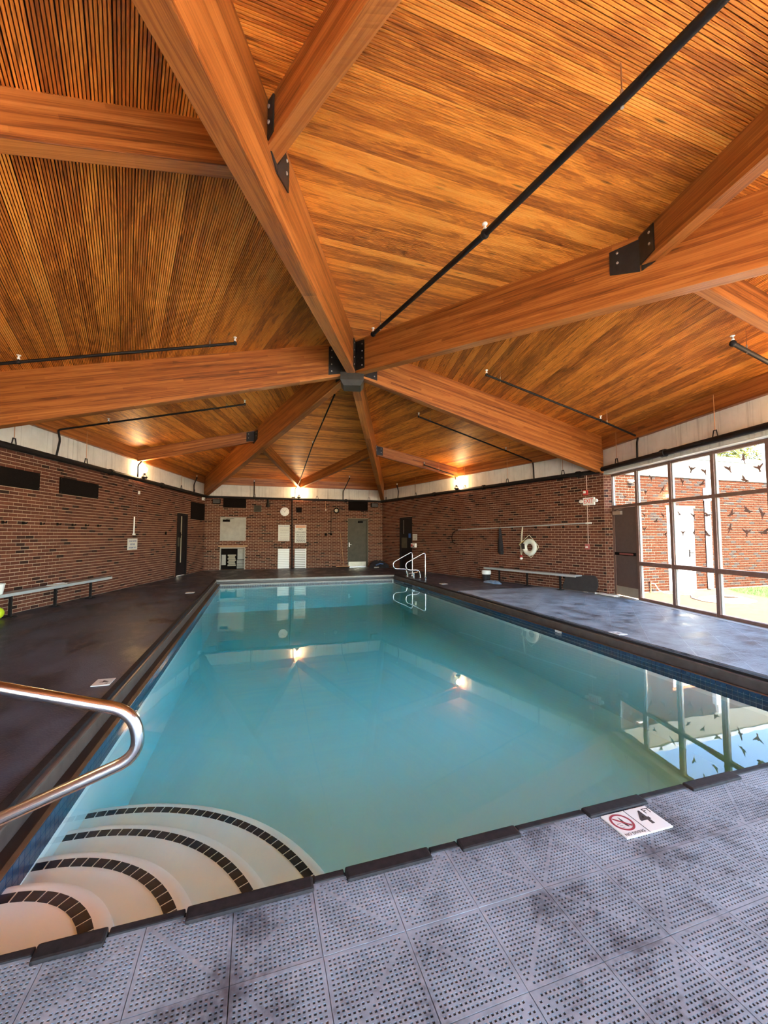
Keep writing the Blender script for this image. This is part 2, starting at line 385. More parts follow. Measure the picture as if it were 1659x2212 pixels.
# ------------------------------------------------------------------ brick walls
CO, BL = ZB/45, .2033
def brick_wall(name, fr, z1, holes, m1, mn, mm, nsingle, thick=.25, s0=0, s1=None, front=.008):
    s1 = fr.L if s1 is None else s1
    wb = MB()
    for a, b, p, q in cut_rects(s0, s1, -.3, z1, holes): wb.fbox(fr, a, b, -thick, 0, p, q)
    root = wb.build(name, mm, kind='structure')
    lst = []
    rows = int(round(z1/CO))
    for k in range(rows):
        za, zb = k*CO+.0062, (k+1)*CO-.0062; off = (k % 2)*BL/2
        i = -1
        while True:
            i += 1
            a = s0+i*BL-off+.006; b = a+BL-.012
            if a > s1: break
            full = a >= s0-1e-6 and b <= s1+1e-6
            a, b = max(a, s0), min(b, s1)
            if b-a < .02: continue
            parts = [(a, b)]
            for h in holes:
                if h[2] < zb-.02 and h[3] > za+.02:
                    np_ = []
                    for p, q in parts:
                        if h[0] > p: np_.append((p, min(q, h[0])))
                        if h[1] < q: np_.append((max(p, h[1]), q))
                    if np_ != parts: full = False
                    parts = [x for x in np_ if x[1]-x[0] > .02]
            for p, q in parts: lst.append((p, q, za, zb, full))
    def score(x):
        u, v, z = pix(fr.P((x[0]+x[1])/2, 0, (x[2]+x[3])/2))
        return z if (0 < u < IMW and 0 < v < IMH and z > 0) else 1e6+z
    order = sorted([x for x in lst if x[4]], key=score)
    single = set(order[:nsingle]) if nsingle else set()
    single = {x for x in single if score(x) < 1e5}
    sm = bpy.data.meshes.new('brick'); L, H = BL-.012, CO-.0124
    e = .004
    vs = [(0, -.02, 0), (L, -.02, 0), (L, -.02, H), (0, -.02, H), (0, front-e, 0), (L, front-e, 0), (L, front-e, H), (0, front-e, H), (e, front, e), (L-e, front, e), (L-e, front, H-e), (e, front, H-e)]
    fs = [(0, 1, 5, 4), (1, 2, 6, 5), (2, 3, 7, 6), (3, 0, 4, 7), (4, 5, 9, 8), (5, 6, 10, 9), (6, 7, 11, 10), (7, 4, 8, 11), (8, 9, 10, 11)]
    sm.from_pydata(vs, [], fs); sm.materials.append(m1)
    fieldm = MB()
    for x in lst:
        if x in single:
            mw = fr.M(x[0], R.uniform(-.002, .0015), x[2]); inst(sm, 'brick', root, mw)
        else:
            fieldm.fbox(fr, x[0], x[1], -.02, front+R.uniform(-.002, .0015), x[2], x[3], R.random())
    fo = fieldm.build('brick_field', mn, root); fo['kind'] = 'stuff'
    return root
H_L = [(1.66, 2.54, 0, 2.22)]
H_B = [(6.01, 6.98, 0, 2.22), (.60, 1.617, 1.206, 2.195), (.615, 1.61, 0, .92)]
H_R = [(1.46, 2.39, 0, 2.22)]
wL = brick_wall('wall_left', FL, ZB, H_L, M_BR1, M_BRN, M_MORTAR, 300)
wB = brick_wall('wall_back', FB, ZB, H_B, M_BR1, M_BRN, M_MORTAR, 0)
wR = brick_wall('wall_right', FR, ZB, H_R, M_BR1, M_BRN, M_MORTAR, 300)
H_X = [(8.50-FX.A.x, 9.47-FX.A.x, 0, 2.17)]
wX = brick_wall('wall_courtyard', FX, 2.98, H_X, M_BX1, M_BXN, M_MORTARX, 300)
# brick return beside the window
FRET = Frame(V[3], FW.P(.045, -.21, 0).to_2d())
FRET.n = Vector((FRET.e.y, -FRET.e.x)); FRET.n = FRET.n if FRET.n.dot(FW.e) > 0 else -FRET.n
rb = MB(); rf = MB()
rb.fbox(FRET, 0, FRET.L, -.3, 0, -.3, ZB)
for k in range(45):
    cuts = [(.004, .1), (.11, .208)] if k % 2 else [(.004, .052), (.062, .158), (.168, .208)]
    for a, b in cuts: rf.fbox(FRET, a, b, -.02, .007, k*CO+.005, (k+1)*CO-.005, R.random())
ret = rb.build('brick_return', M_MORTAR, wR); q = rf.build('brick_field', M_BRN, ret); q['kind'] = 'stuff'
# walls the photograph does not show: behind and beside the camera
def simple_brick():
    m = mat('unseen_brick', rough=.9, spec=.2); g = G(m)
    b = g.n('TexBrick', {'Color1': (.17, .055, .034, 1), 'Color2': (.10, .034, .023, 1), 'Mortar': (.40, .26, .18, 1), 'Scale': 1, 'Mortar Size': .006, 'Brick Width': .2033, 'Row Height': .0678})
    v = g.n('TexCoord').outputs['Object']; v = g.n('Mapping', {'Vector': v, 'Rotation': (math.pi/2, 0, 0)}).outputs[0]
    g.link(v, b.inputs['Vector']); g.link(b.outputs[0], g.b.inputs['Base Color']); return m
M_UB = simple_brick()
MB().fbox(FS, 0, FS.L, -.25, 0, -.3, ZB).build('wall_left_front', M_UB, kind='structure', mw=FS.M())

# concrete band: separate panels with open joints
def conc_band(name, fr, joints, z0=ZB):
    root = MB().fbox(fr, -.02, fr.L+.02, -.3, -.012, z0, ZE+.02).build(name, M_CONC, kind='structure')
    js = [0]+joints+[fr.L]
    for a, b in zip(js, js[1:]): MB().fbox(fr, a+.004, b-.004, -.05, 0, z0+.001, ZC).build('concrete_panel', M_CONC, root)
    return root
conc_band('wall_left_band', FL, [2.42, 4.2, 6.0, 7.78, 9.3])
conc_band('wall_back_band', FB, [.77, 2.53, 4.45, 5.06, 7.01])
conc_band('wall_right_band', FR, [.39, 2.68, 3.93, 6.2, 8.4])
cw = conc_band('wall_window_band', FW, [2.25, 4.2, 6.2, 8.2], 2.955)
MB().fbox(FW, 0, FW.L, -.3, -.001, 2.94, 2.954).build('lit_soffit', M_SOFFIT_LIT, cw)  # concrete soffit with the bounced ground light painted in as white
conc_band('wall_front_band', FN, [2, 4, 6], 2.955); conc_band('wall_left_front_band', FS, [2, 4, 6, 8])
# timber eave beams
for i, (k, n) in enumerate((((1, 6), 'trim_1'), ((1, 2), 'trim_2'), ((2, 3), 'trim_3'), ((3, 4), 'trim_4'), ((4, 5), 'trim_5'), ((5, 6), 'trim_6'))):
    fr = F[k]; MB().fbox(fr, .02, fr.L-.02, -.04, .085, ZC+.002, ZE+.012).build(n, M_BEAM, kind='structure', mw=fr.M(0, 0, ZC))

# ------------------------------------------------------------------ ceiling: fluted boards in six slopes
BW = .1345
def ceiling(fr, name):
    A = fr.P(0, 0, ZE); B = fr.P(fr.L, 0, ZE); H = Vector((0, 0, ZA))
    u = (B-A).normalized(); ap = H-A; ua = ap.dot(u); wv = ap-u*ua; T = wv.length; wv = wv/T; n = u.cross(wv)
    if n.z < 0: n = -n
    m = Matrix((u, wv, n)).transposed().to_4x4(); m.translation = A      # local x eave, y up the slope, z up
    L = fr.L
    lf = lambda t: ua*t/T
    rg = lambda t: L+(ua-L)*t/T
    t0 = -.45
    root = MB().prism([m@Vector((lf(t0), t0, .02)), m@Vector((rg(t0), t0, .02)), m@Vector((ua, T, .02))], n*.16).build(name, M_DECKGAP, kind='structure', mw=m)
    k = 0; fl = 6; p = BW/fl
    while k*BW < T-.02:
        y0 = k*BW
        prof = []
        for i in range(fl):
            a = y0+i*p
            g0 = .0076 if i == 0 else .0054
            dp = .022 if i == 0 else .014
            prof += [(a, dp), (a+g0, dp), (a+g0+.0010, 0), (a+p-.0018, 0)]
        prof += [(y0+BW-.0005, .006)]
        prof = [(min(t, T-.002), z) for t, z in prof]
        # split long boards at a butt joint now and then
        x0, x1 = lf(y0), rg(y0)
        vs = []; fs = []
        nP = len(prof)
        for t, z in prof: vs += [(lf(t), t, z), (rg(t), t, z)]
        for i in range(nP-1): fs.append((2*i, 2*i+1, 2*i+3, 2*i+2))
        me = bpy.data.meshes.new('ceiling_board'); me.from_pydata(vs, [], fs); me.materials.append(M_DECK); me.materials.append(M_GROOVE_SHADE)
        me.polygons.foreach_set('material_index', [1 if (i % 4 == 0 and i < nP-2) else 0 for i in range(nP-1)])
        bm = bmesh.new(); bm.from_mesh(me)
        for f in bm.faces:
            if f.normal.z > 0: f.normal_flip()
        bm.to_mesh(me); bm.free()
        mw = m @ Matrix.Translation((0, 0, -R.uniform(0, .0015)))
        inst(me, 'ceiling_board', root, mw)
        k += 1
    return root
for i, k in enumerate(((1, 6), (1, 2), (2, 3), (3, 4), (4, 5), (5, 6))): ceiling(F[k], 'ceiling')

# ------------------------------------------------------------------ roof beams
HB, HT = 4.665, 5.335
def beam(name, P0, P1, zb0, zb1, zt0, zt1, width, label, cat='beam', group=None):
    P0, P1 = Vector(P0), Vector(P1); e2 = (P1-P0).normalized(); nn = Vector((-e2.y, e2.x))
    sl = (zt1-zt0)/(P1-P0).length
    X = Vector((e2.x, e2.y, sl)).normalized(); Y = Vector((nn.x, nn.y, 0)); Z = X.cross(Y)
    m = Matrix((X, Y, Z)).transposed().to_4x4(); m.translation = Vector((P0.x, P0.y, zb0))
    root = thing(name, label, cat, None, group, mw=m)
    h = width/2; pts = []
    for P, zb, zt in ((P0, zb0, zt0), (P1, zb1, zt1)):
        for z in (zb, zt): pts.append(Vector((P.x, P.y, z)))
    a = [q-Y*h for q in (pts[0], pts[2], pts[3], pts[1])]; b = MB().prism(a, Y*2*h)
    b.build('timber', M_BEAM, root, bevel=.006)
    return root, e2, Y
mains = {}
lab = {1: 'long glulam roof beam running to the back left corner', 2: 'long glulam roof beam running to the back right corner',
       3: 'glulam roof beam ending beside the window wall and exit sign', 4: 'big glulam roof beam over the window side, carrying two side beams',
       5: 'massive glulam roof beam overhead coming toward the viewer', 6: 'glulam roof beam running left from the steel hub'}
ZEND = {1: 3.04, 2: 3.04, 3: 2.95, 4: 3.12, 5: 3.06, 6: 2.95}
for k in range(1, 7):
    vv = Vector(V[k]); e = vv.normalized(); L = vv.length
    zt = lambda r, L=L: ZA-(ZA-ZE)*r/L+.004
    zb = lambda r, L=L, k=k: HB-(HB-ZEND[k])*r/L
    r0, r1 = .12, L-.07
    root, e2, Y = beam('roof_beam', e*r0, e*r1, zb(r0), zb(r1), zt(r0), zt(r1), .165, lab[k], 'beam', 'main roof beams round the hub')
    mains[k] = (root, e, L, zb, zt)
    # steel side plates at the hub with bolts
    for sd_ in (-1, 1):
        ys = Vector((Y.x, Y.y, 0))*sd_
        P = lambda r, z: Vector((e.x*r, e.y*r, z))+ys*.0835
        pl = MB().prism([P(.16, zb(.16)+.04), P(.50, zb(.5)+.06), P(.50, zt(.5)-.06), P(.16, zt(.16)-.04)], ys*.01).build('steel_plate', M_STEELB, root)
        bo = MB()
        for q in range(4): bo.lathe(P(.44, zb(.44)+.12+q*.14)+ys*.01, [(.014, 0), (.014, .008), (.009, .012)], 8, ys)
        bo.build('bolt', M_ZINC, pl)['kind'] = 'stuff'
hub = thing('hub_connector', 'black steel hub box joining the roof beams at the peak', 'bracket', (0, 0, 4.4))
hx = lambda r, z: [Vector((r*math.cos(math.pi/3*i+.3), r*math.sin(math.pi/3*i+.3), z)) for i in range(6)]
MB().prism(hx(.17, 4.54), (0, 0, .85)).build('core', M_STEELB, hub)
MB().prism([Vector((x, y, 4.645)) for x, y in ((-.27, -.22), (.27, -.22), (.27, .22), (-.27, .22))], (0, 0, .014)).build('seat_plate', M_STEELB, hub)
b = MB(); T = lambda x, y, z: Vector((x*math.cos(-.25)-y*math.sin(-.25), x*math.sin(-.25)+y*math.cos(-.25), z))
b.hexa([T(-.17, -.17, 4.40), T(.17, -.17, 4.40), T(.17, .17, 4.40), T(-.17, .17, 4.40), T(-.23, -.23, 4.50), T(.23, -.23, 4.50), T(.23, .23, 4.50), T(-.23, .23, 4.50)])
b.hexa([T(-.23, -.23, 4.50), T(.23, -.23, 4.50), T(.23, .23, 4.50), T(-.23, .23, 4.50), T(-.23, -.23, 4.64), T(.23, -.23, 4.64), T(.23, .23, 4.64), T(-.23, .23, 4.64)])
b.build('hub_box', mottled('olive_steel', (.030, .026, .018), (.045, .038, .026), 14, .5, .1, .5), hub)

# side beams from main beams to the wall middles
def side_beam(k, fr, label, plates, q=.49, drop=.35):
    _, e, L, zb, zt = mains[k]; r = L*q
    A = e*r; Bm = fr.A+fr.e*fr.L/2
    d = (Bm-A).normalized(); A2 = A+d*.0; B2 = Bm-d*.06
    # deck height along the line: linear between beam top at A and eave at wall
    tot = (Bm-A).length; z = lambda t: zt(r)+(ZE-zt(r))*t/tot+.004
    root, e2, Y = beam('side_beam', A2, B2, z(0)-drop, z(tot-.06)-drop, z(0), z(tot-.06), .125, label, 'beam', 'side beams to the wall middles')
    if not plates: return
    for sg in (-1, 1):
        ys = Vector((Y.x, Y.y, 0))*sg
        P = lambda t, zz: Vector((A.x+d.x*t, A.y+d.y*t, zz))+ys*.0635
        pl = MB().prism([P(.05, z(.05)-drop+.01), P(.29, z(.29)-drop+.04), P(.29, z(.29)-.03), P(.05, z(.05)-.03)], ys*.012).build('steel_plate', M_STEELB, root)
        bo = MB()
        for q_ in range(2): bo.lathe(P(.23, z(.23)-.09-q_*.12)+ys*.012, [(.013, 0), (.013, .008), (.008, .012)], 8, ys)
        bo.build('bolt', M_ZINC, pl)['kind'] = 'stuff'
    # shoe plate along the main beam
    me_ = Vector((e.x, e.y, 0)); ny = Vector((-e.y, e.x, 0)); sg = 1 if ny.to_2d().dot(d) > 0 else -1
    Q = lambda t, zz: Vector((A.x, A.y, 0))+me_*t+ny*sg*.0835+Vector((0, 0, zz))
    acute = -1 if d.dot(e) > 0 else 1
    for tt in (1*acute, -.45*acute):
        pl = MB().prism([Q(.01*tt, z(.1)-drop-.05), Q(.30*tt, z(.1)-drop+.01-.04*tt), Q(.30*tt, z(.1)-.08-.04*tt), Q(.01*tt, z(.1)-.05)], ny*sg*.012).build('shoe_plate', M_STEELB, root)
        bo = MB()
        for q_ in range(2): bo.lathe(Q(.22*tt, z(.1)-.12-.03*tt-q_*.11)+ny*sg*.012, [(.013, 0), (.013, .008), (.008, .012)], 8, ny*sg)
        bo.build('bolt', M_ZINC, pl)['kind'] = 'stuff'
side_beam(1, FL, 'slim side beam reaching the lamp on the left brick wall', 1, .48)
side_beam(1, FB, 'left one of the two side beams meeting above the back wall lamp', 0)
side_beam(2, FB, 'right one of the two side beams meeting above the back wall lamp', 0, .53)
side_beam(2, FR, 'slim side beam reaching the lamp on the right brick wall', 1, .53)
side_beam(4, FW, 'side beam over the windows, hung below the big window side beam', 0, .50)
side_beam(4, FN, 'side beam at the upper right edge with black steel shoe', 1, .49)
side_beam(5, FN, 'side beam at the top leaving the massive overhead beam rightward', 1, .480)
side_beam(5, FS, 'broad side beam crossing the upper left corner of the ceiling', 0, .468)

# ------------------------------------------------------------------ floor, pool shell
def in_hex(x, y, m=0):
    for fr in F.values():
        if (Vector((x, y))-fr.A).dot(fr.n) < m: return False
    return True
def clip_poly(poly, fr, m=0):
    out = []
    for i in range(len(poly)):
        a, b = Vector(poly[i]), Vector(poly[(i+1) % len(poly)])
        da, db = (a-fr.A).dot(fr.n)-m, (b-fr.A).dot(fr.n)-m
        if da >= 0: out.append(a)
        if (da >= 0) != (db >= 0): out.append(a+(b-a)*(da/(da-db)))
    return out
floor = MB()
fl_regions = [[(-9, -12), (9, -12), (9, PY0), (-9, PY0)], [(-9, PY0), (PX0, PY0), (PX0, PY1), (-9, PY1)], [(PX1, PY0), (9, PY0), (9, PY1), (PX1, PY1)], [(-9, PY1), (9, PY1), (9, 12), (-9, 12)]]
for reg in fl_regions:
    p = [Vector(q) for q in reg]
    for fr in F.values():
        p = clip_poly(p, fr, -.2 if fr is FW else -.0)
        if not p: break
    if p: floor.prism([(q.x, q.y, -.30) for q in p], (0, 0, .272))
flo = floor.build('floor', M_SUB, kind='structure')
TS = .2985; TX, TY = -.0665, PY0-.008
YT = 1.6                                              # tiles to here on the window side, matting beyond
matr = MB()
for reg in ([(-9, -12), (PX0-.0, -12), (PX0-.0, PY1), (-9, PY1)], [(PX1, YT), (9, YT), (9, PY1), (PX1, PY1)], [(-9, PY1), (9, PY1), (9, 12), (-9, 12)]):
    p = [Vector(q) for q in reg]
    for fr in F.values(): p = clip_poly(p, fr, -.2 if fr is FW else -.0)
    matr.prism([(q.x, q.y, -.027) for q in p], (0, 0, .025))
matr.build('deck_matting', M_MAT, flo)
# perforated deck tile: a real grid of holes, one diagonal rib
def tile_mesh(flip):
    n = 18; half = TS/2-.0012; hole = .0080; pit = (2*half-.018)/n
    lines = [-half]
    for i in range(n):
        c = -half+.009+pit*(i+.5); lines += [c-hole/2, c+hole/2]
    lines.append(half); m_ = len(lines); vs = []; fs = []
    idx = {}
    def vid(i, j, z):
        k = (i, j, z)
        if k not in idx: idx[k] = len(vs); vs.append((lines[i], lines[j], -.024 if z else 0))
        return idx[k]
    solid = {(i, j) for i in range(n) for j in range(n) if i == j}
    for i in range(m_-1):
        for j in range(m_-1):
            ih = (i-1)//2 if i % 2 == 1 else None; jh = (j-1)//2 if j % 2 == 1 else None
            if ih is not None and jh is not None and (ih, jh) not in solid:
                q = [(i, j), (i+1, j), (i+1, j+1), (i, j+1)]
                for a in range(4):
                    A, B = q[a], q[(a+1) % 4]
                    fs.append((vid(*A, 0), vid(*B, 0), vid(*B, 1), vid(*A, 1)))
            else: fs.append((vid(i, j, 0), vid(i+1, j, 0), vid(i+1, j+1, 0), vid(i, j+1, 0)))
    for a, b in (((0, 0), (m_-1, 0)), ((m_-1, 0), (m_-1, m_-1)), ((m_-1, m_-1), (0, m_-1)), ((0, m_-1), (0, 0))):
        fs.append((vid(*a, 0), vid(*a, 1), vid(*b, 1), vid(*b, 0)))
    me = bpy.data.meshes.new('floor_tile'); me.from_pydata(vs, [], fs); me.materials.append(M_TILE); me.update(); return me
TM = tile_mesh(0)
cand = []
for i in range(-16, 24):
    for j in range(-30, 30):
        cx_, cy_ = TX+TS*(i+.5), TY-TS*(j+.5)
        inpool = cx_ < PX1+TS*.35 and cy_ > PY0
        if inpool or cy_ > YT or not in_hex(cx_, cy_, -.1) or cx_ < PX0+.02: continue
        vis = False
        for qx in (-.5, 0, .5):
            for qy in (-.5, 0, .5):
                u, v, z = pix((cx_+qx*TS, cy_+qy*TS, 0)); vis |= (0 < u < IMW and 0 < v < IMH and z > .2)
        z = pix((cx_, cy_, 0))[2]
        cand.append((z if vis else 1e4+(Vector((cx_, cy_, 0))-CAM).length, cx_, cy_, i, j))
cand.sort()
TV = np.empty(len(TM.vertices)*3); TM.vertices.foreach_get('co', TV); TV = TV.reshape(-1, 3)
TL = [tuple(p.vertices) for p in TM.polygons]
jv, jf, bigm = [], [], MB()
for n_, (z, x, y, i, j) in enumerate(cand):
    ang = math.pi/2*((i+j) % 2)+R.uniform(-.004, .004); zz_ = R.uniform(-.0012, .0002)
    if n_ < 300: inst(TM, 'floor_tile', flo, Matrix.Translation((x, y, zz_)) @ Matrix.Rotation(ang, 4, 'Z'))
    elif z < 1e4+4.5:                                 # the rest of the perforated tiles, joined
        c_, s_ = math.cos(ang), math.sin(ang); o_ = len(jv)*len(TV)
        jv.append(np.stack([TV[:, 0]*c_-TV[:, 1]*s_+x, TV[:, 0]*s_+TV[:, 1]*c_+y, TV[:, 2]+zz_], 1))
        jf.append(np.array(TL)+o_)
    else: bigm.box(x-TS/2+.0012, x+TS/2-.0012, y-TS/2+.0012, y+TS/2-.0012, -.02, 0)
def np_mesh(name, vs, quads, m):
    me = bpy.data.meshes.new(name); me.vertices.add(len(vs)); me.vertices.foreach_set('co', vs.ravel())
    me.loops.add(quads.size); me.loops.foreach_set('vertex_index', quads.ravel().astype(np.int32))
    me.polygons.add(len(quads)); me.polygons.foreach_set('loop_start', np.arange(0, quads.size, 4, dtype=np.int32))
    me.update(calc_edges=True); me.materials.append(m); return me
if jv:
    o = inst(np_mesh('other_tiles', np.concatenate(jv), np.concatenate(jf), M_TILE), 'other_tiles', flo, Matrix.Identity(4)); o['kind'] = 'stuff'
if bigm.v: bigm.build('unseen_tiles', M_TILE, flo)['kind'] = 'stuff'
# narrow filler between pool rim and first full tile on the window side
pool = thing('swimming_pool', 'long turquoise swimming pool with corner steps and dark gutter rim', 'pool', (0, 0, ZW))
ZF = -1.0
b = MB()                                              # basin
b.box(WX0-.2, WX0, WY0-.2, WY1+.2, ZF-.1, -.30); b.box(WX1, WX1+.2, WY0-.2, WY1+.2, ZF-.1, -.30)
b.box(WX0, WX1, WY1, WY1+.2, ZF-.1, -.30); b.box(WX0, WX1, WY0-.2, WY0, ZF-.1, -.05)
b.box(WX0-.2, WX1+.2, WY0-.2, WY1+.2, ZF-.2, ZF)
b.build('basin', M_POOLWALL, pool)
MB().box(WX0-.1, WX1+.1, WY0-.1, WY1+.1, ZF-.05, ZF+.001).build('pool_bottom', M_POOLFLOOR, pool)
b = MB(); b.box(WX0+.0008, WX1-.0008, WY0+.0008, WY1-.0008, ZF-.03, ZW); b.build('water', M_WATER, pool)
b = MB()                                              # waterline tile band, 5 cm tiles standing proud of the wall
def tband(fn, length):
    n = int(length/.052)
    for i in range(n):
        for r_ in range(1, 4): fn(i*.052+.002, i*.052+.050, -.305+r_*.048+.0015, -.305+(r_+1)*.048-.0015)
tband(lambda a, c, p, q: b.box(WX0-.004, WX0+.003, WY0+.0+a, WY0+c, p, q), WY1-WY0)
tband(lambda a, c, p, q: b.box(WX1-.003, WX1+.004, WY0+a, WY0+c, p, q), WY1-WY0)
tband(lambda a, c, p, q: b.box(WX0+a, WX0+c, WY1-.003, WY1+.004, p, q), WX1-WX0)
b.build('tile_band', M_BLUET, pool)['kind'] = 'stuff'
b = MB(); b.box(WX0-.2, WX0-.001, WY0, WY1+.2, -.30, -.139); b.box(WX1+.001, WX1+.2, WY0, WY1+.2, -.30, -.139); b.box(WX0, WX1, WY1+.001, WY1+.3, -.30, -.139)
b.build('gutter_wall', M_PLASTER, pool)
b = MB()                                              # gutter floor
b.box(PX0+.06, WX0-.03, WY0-.03, PY1-.04, -.14, -.128); b.box(WX1+.03, PX1-.06, WY0-.03, PY1-.04, -.14, -.128); b.box(WX0-.03, WX1+.03, WY1+.03, PY1-.04, -.14, -.128)
b.build('gutter', M_GUTTER, pool)
b = MB(); b.box(WX0-.035, WX0, WY0, WY1+.045, -.128, -.112); b.box(WX1, WX1+.035, WY0, WY1+.045, -.128, -.112)
b.build('gutter_lip', M_LIP, pool, bevel=.004)
MB().box(PX0+.06, PX1-.06, PY1-.02, PY1+.02, -.30, -.056).build('gutter_back', M_GUTTER, pool)
o = MB().box(WX0-.045, WX1+.045, WY1-.012, WY1+.04, -.149, -.112).build('gutter_lip', M_RIMW, pool, bevel=.004); o['label'] = 'pale lip of the gutter at the far end'
b = MB(); b.box(PX0, PX0+.090, WY0-.03, PY1, -.14, -.018); b.box(PX1-.090, PX1, WY0-.03, PY1, -.14, -.018)
b.build('rim', M_RIM, pool, bevel=.012)
o = MB().box(PX0+.06, PX1-.06, PY1-.05, PY1, -.055, .004).build('rim', M_RIMW, pool, bevel=.008); o['label'] = 'pale rim strip along the far end'
b = MB(); b.box(PX0-.008, PX0+.050, PY0+.0, PY1+.05, -.02, .009); b.box(PX1-.050, PX1+.008, PY0, PY1+.05, -.02, .009)
b.build('rubber_edge', M_RUB, pool, bevel=.005)
# nosing strips along the near end: wide and narrow pieces take turns
ed = [-3.4, -2.95, -2.50, -2.28, -2.03, -1.55, -1.42, -1.03, -.89, -.57, -.17, .22, .55, .95, 1.3, 1.75, 2.1, 2.5, 2.85, 3.3]
for i, (a, c) in enumerate(zip(ed, ed[1:])):
    wide = i % 2 == 0 if i < 2 else (i % 2 == 0)
    if wide: MB().box(a+.003, c-.003, PY0-.044, PY0+.024, -.03, .013).build('edging_strip', M_RUB, pool, bevel=.010)
    else: MB().box(a+.001, c-.001, PY0-.010, PY0+.024, -.03, .006).build('edging_strip', M_RUB, pool, bevel=.006)
MB().box(WX0-.25, WX1+.25, PY0-.06, WY0+.004, -.32, -.02).build('near_wall_top', M_RUB, pool)
# curved corner steps with rows of black tiles
SCX, SCY = WX0, WY0+.04
steps = [(.495, -.175), (.805, -.27), (1.16, -.37), (1.50, -.46)]
for k, (rt, z) in enumerate(steps):
    ro = rt+.075; prof = [(rt+.02, z), (rt+.045, z-.004), (rt+.065, z-.016), (ro, z-.045), (ro+.004, ZF)]
    n = 40; vs = [(SCX, SCY-.04, z)]; fs = []
    rings = []
    for r_, zz in prof:
        ring = []
        for i in range(n+1):
            a = math.pi/2*i/n; ring.append(len(vs)); vs.append((SCX+r_*math.cos(a), SCY-.04*(i == 0)+r_*math.sin(a), zz))
        rings.append(ring)
    for i in range(n): fs.append((0, rings[0][i], rings[0][i+1]))
    for a_, b_ in zip(rings, rings[1:]):
        for i in range(n): fs.append((a_[i], b_[i], b_[i+1], a_[i+1]))
    st = MB().add(vs, fs).build('step', M_PLASTER, pool, smooth=True)
    na = max(8, int(rt*math.pi/2/.061)); gap = .0085/rt
    for i in range(na):
        a0, a1 = math.pi/2*i/na+gap/2+.0, math.pi/2*(i+1)/na-gap/2
        P = lambda r_, a, zz: (SCX+r_*math.cos(a), SCY+r_*math.sin(a), zz)
        am = (a0+a1)/2; zz0, zz1 = z-.004, z+.0025
        MB().hexa([P(rt-.052, a0, zz0), P(rt, a0, zz0), P(rt, a1, zz0), P(rt-.052, a1, zz0), P(rt-.052, a0, zz1), P(rt, a0, zz1), P(rt, a1, zz1), P(rt-.052, a1, zz1)]).build('tile', M_BLKT, st)
# depth mark on the tile band
MB().box(WX1-.005, WX1-.001, -2.43, -2.28, -.145, -.11).build('depth_plate', M_SIGN, pool)

# ------------------------------------------------------------------ windows
win = node('window_1', loc=FW.P(0, -.2, 0))
bays = [.85+.9625*i for i in range(10)]               # mullion starts
MW = .07
for a in [.0]+bays: MB().fbox(FW, a, a+(.055 if a == 0 else MW), -.26, -.17, 0, 2.945).build('mullion', M_DARKBR, win, bevel=.004)
for a, c in zip([.055]+[x+MW for x in bays], bays):
    MB().fbox(FW, a, c, -.255, -.175, 2.885, 2.945).build('head_rail', M_DARKBR, win)
    MB().fbox(FW, a, c, -.255, -.175, 2.10, 2.165).build('transom', M_DARKBR, win)
    zs = [(2.165, 2.885)]
    if a > .5:
        MB().fbox(FW, a, c, -.26, -.165, .765, .85).build('lower_rail', M_DARKBR, win, bevel=.004)
        MB().fbox(FW, a, c, -.26, -.165, -.03, .055).build('sill_rail', M_DARKBR, win, bevel=.004)
        zs = [(2.165, 2.885), (.85, 2.10), (.055, .765)]
    for p, q in zs:
        pane = MB().fbox(FW, a, c, -.218, -.212, p, q).build('pane', M_GLASS, win)
        MB().fbox(FW, a, a+.02, -.235, -.195, p, q).build('glazing_bead', M_GREYW, win)
    win_last = c
MB().fbox(FW, 0, FW.L, -.165, .0, -.03, .003).build('sill_strip', M_GREYW, win)
win_added = node('added_window', loc=FN.P(FN.L/2, -.2, 0))      # unseen glazed wall, added to let daylight in behind the camera
nb = 7; bw_ = (FN.L-.2)/nb
for i in range(nb+1): MB().fbox(FN, .1+i*bw_-.035, .1+i*bw_+.035, -.26, -.17, 0, 2.945).build('mullion', M_DARKBR, win_added)
for i in range(nb):
    a, c = .1+i*bw_+.035, .1+(i+1)*bw_-.035
    for p, q in ((2.885, 2.945), (2.10, 2.165), (.765, .85), (-.03, .055)): MB().fbox(FN, a, c, -.255, -.175, p, q).build('rail', M_DARKBR, win_added)
    for p, q in ((2.165, 2.885), (.85, 2.10), (.055, .765)): MB().fbox(FN, a, c, -.218, -.212, p, q).build('pane', M_GLASSC, win_added)
MB().fbox(FN, -.6, FN.L+.6, -3.4, -.25, 3.80, 3.95).build('added_overhang', M_BEAM, kind='structure', mw=FN.M(0, 0, 3.8))  # unseen eave, added and sized to keep sun patches out of view
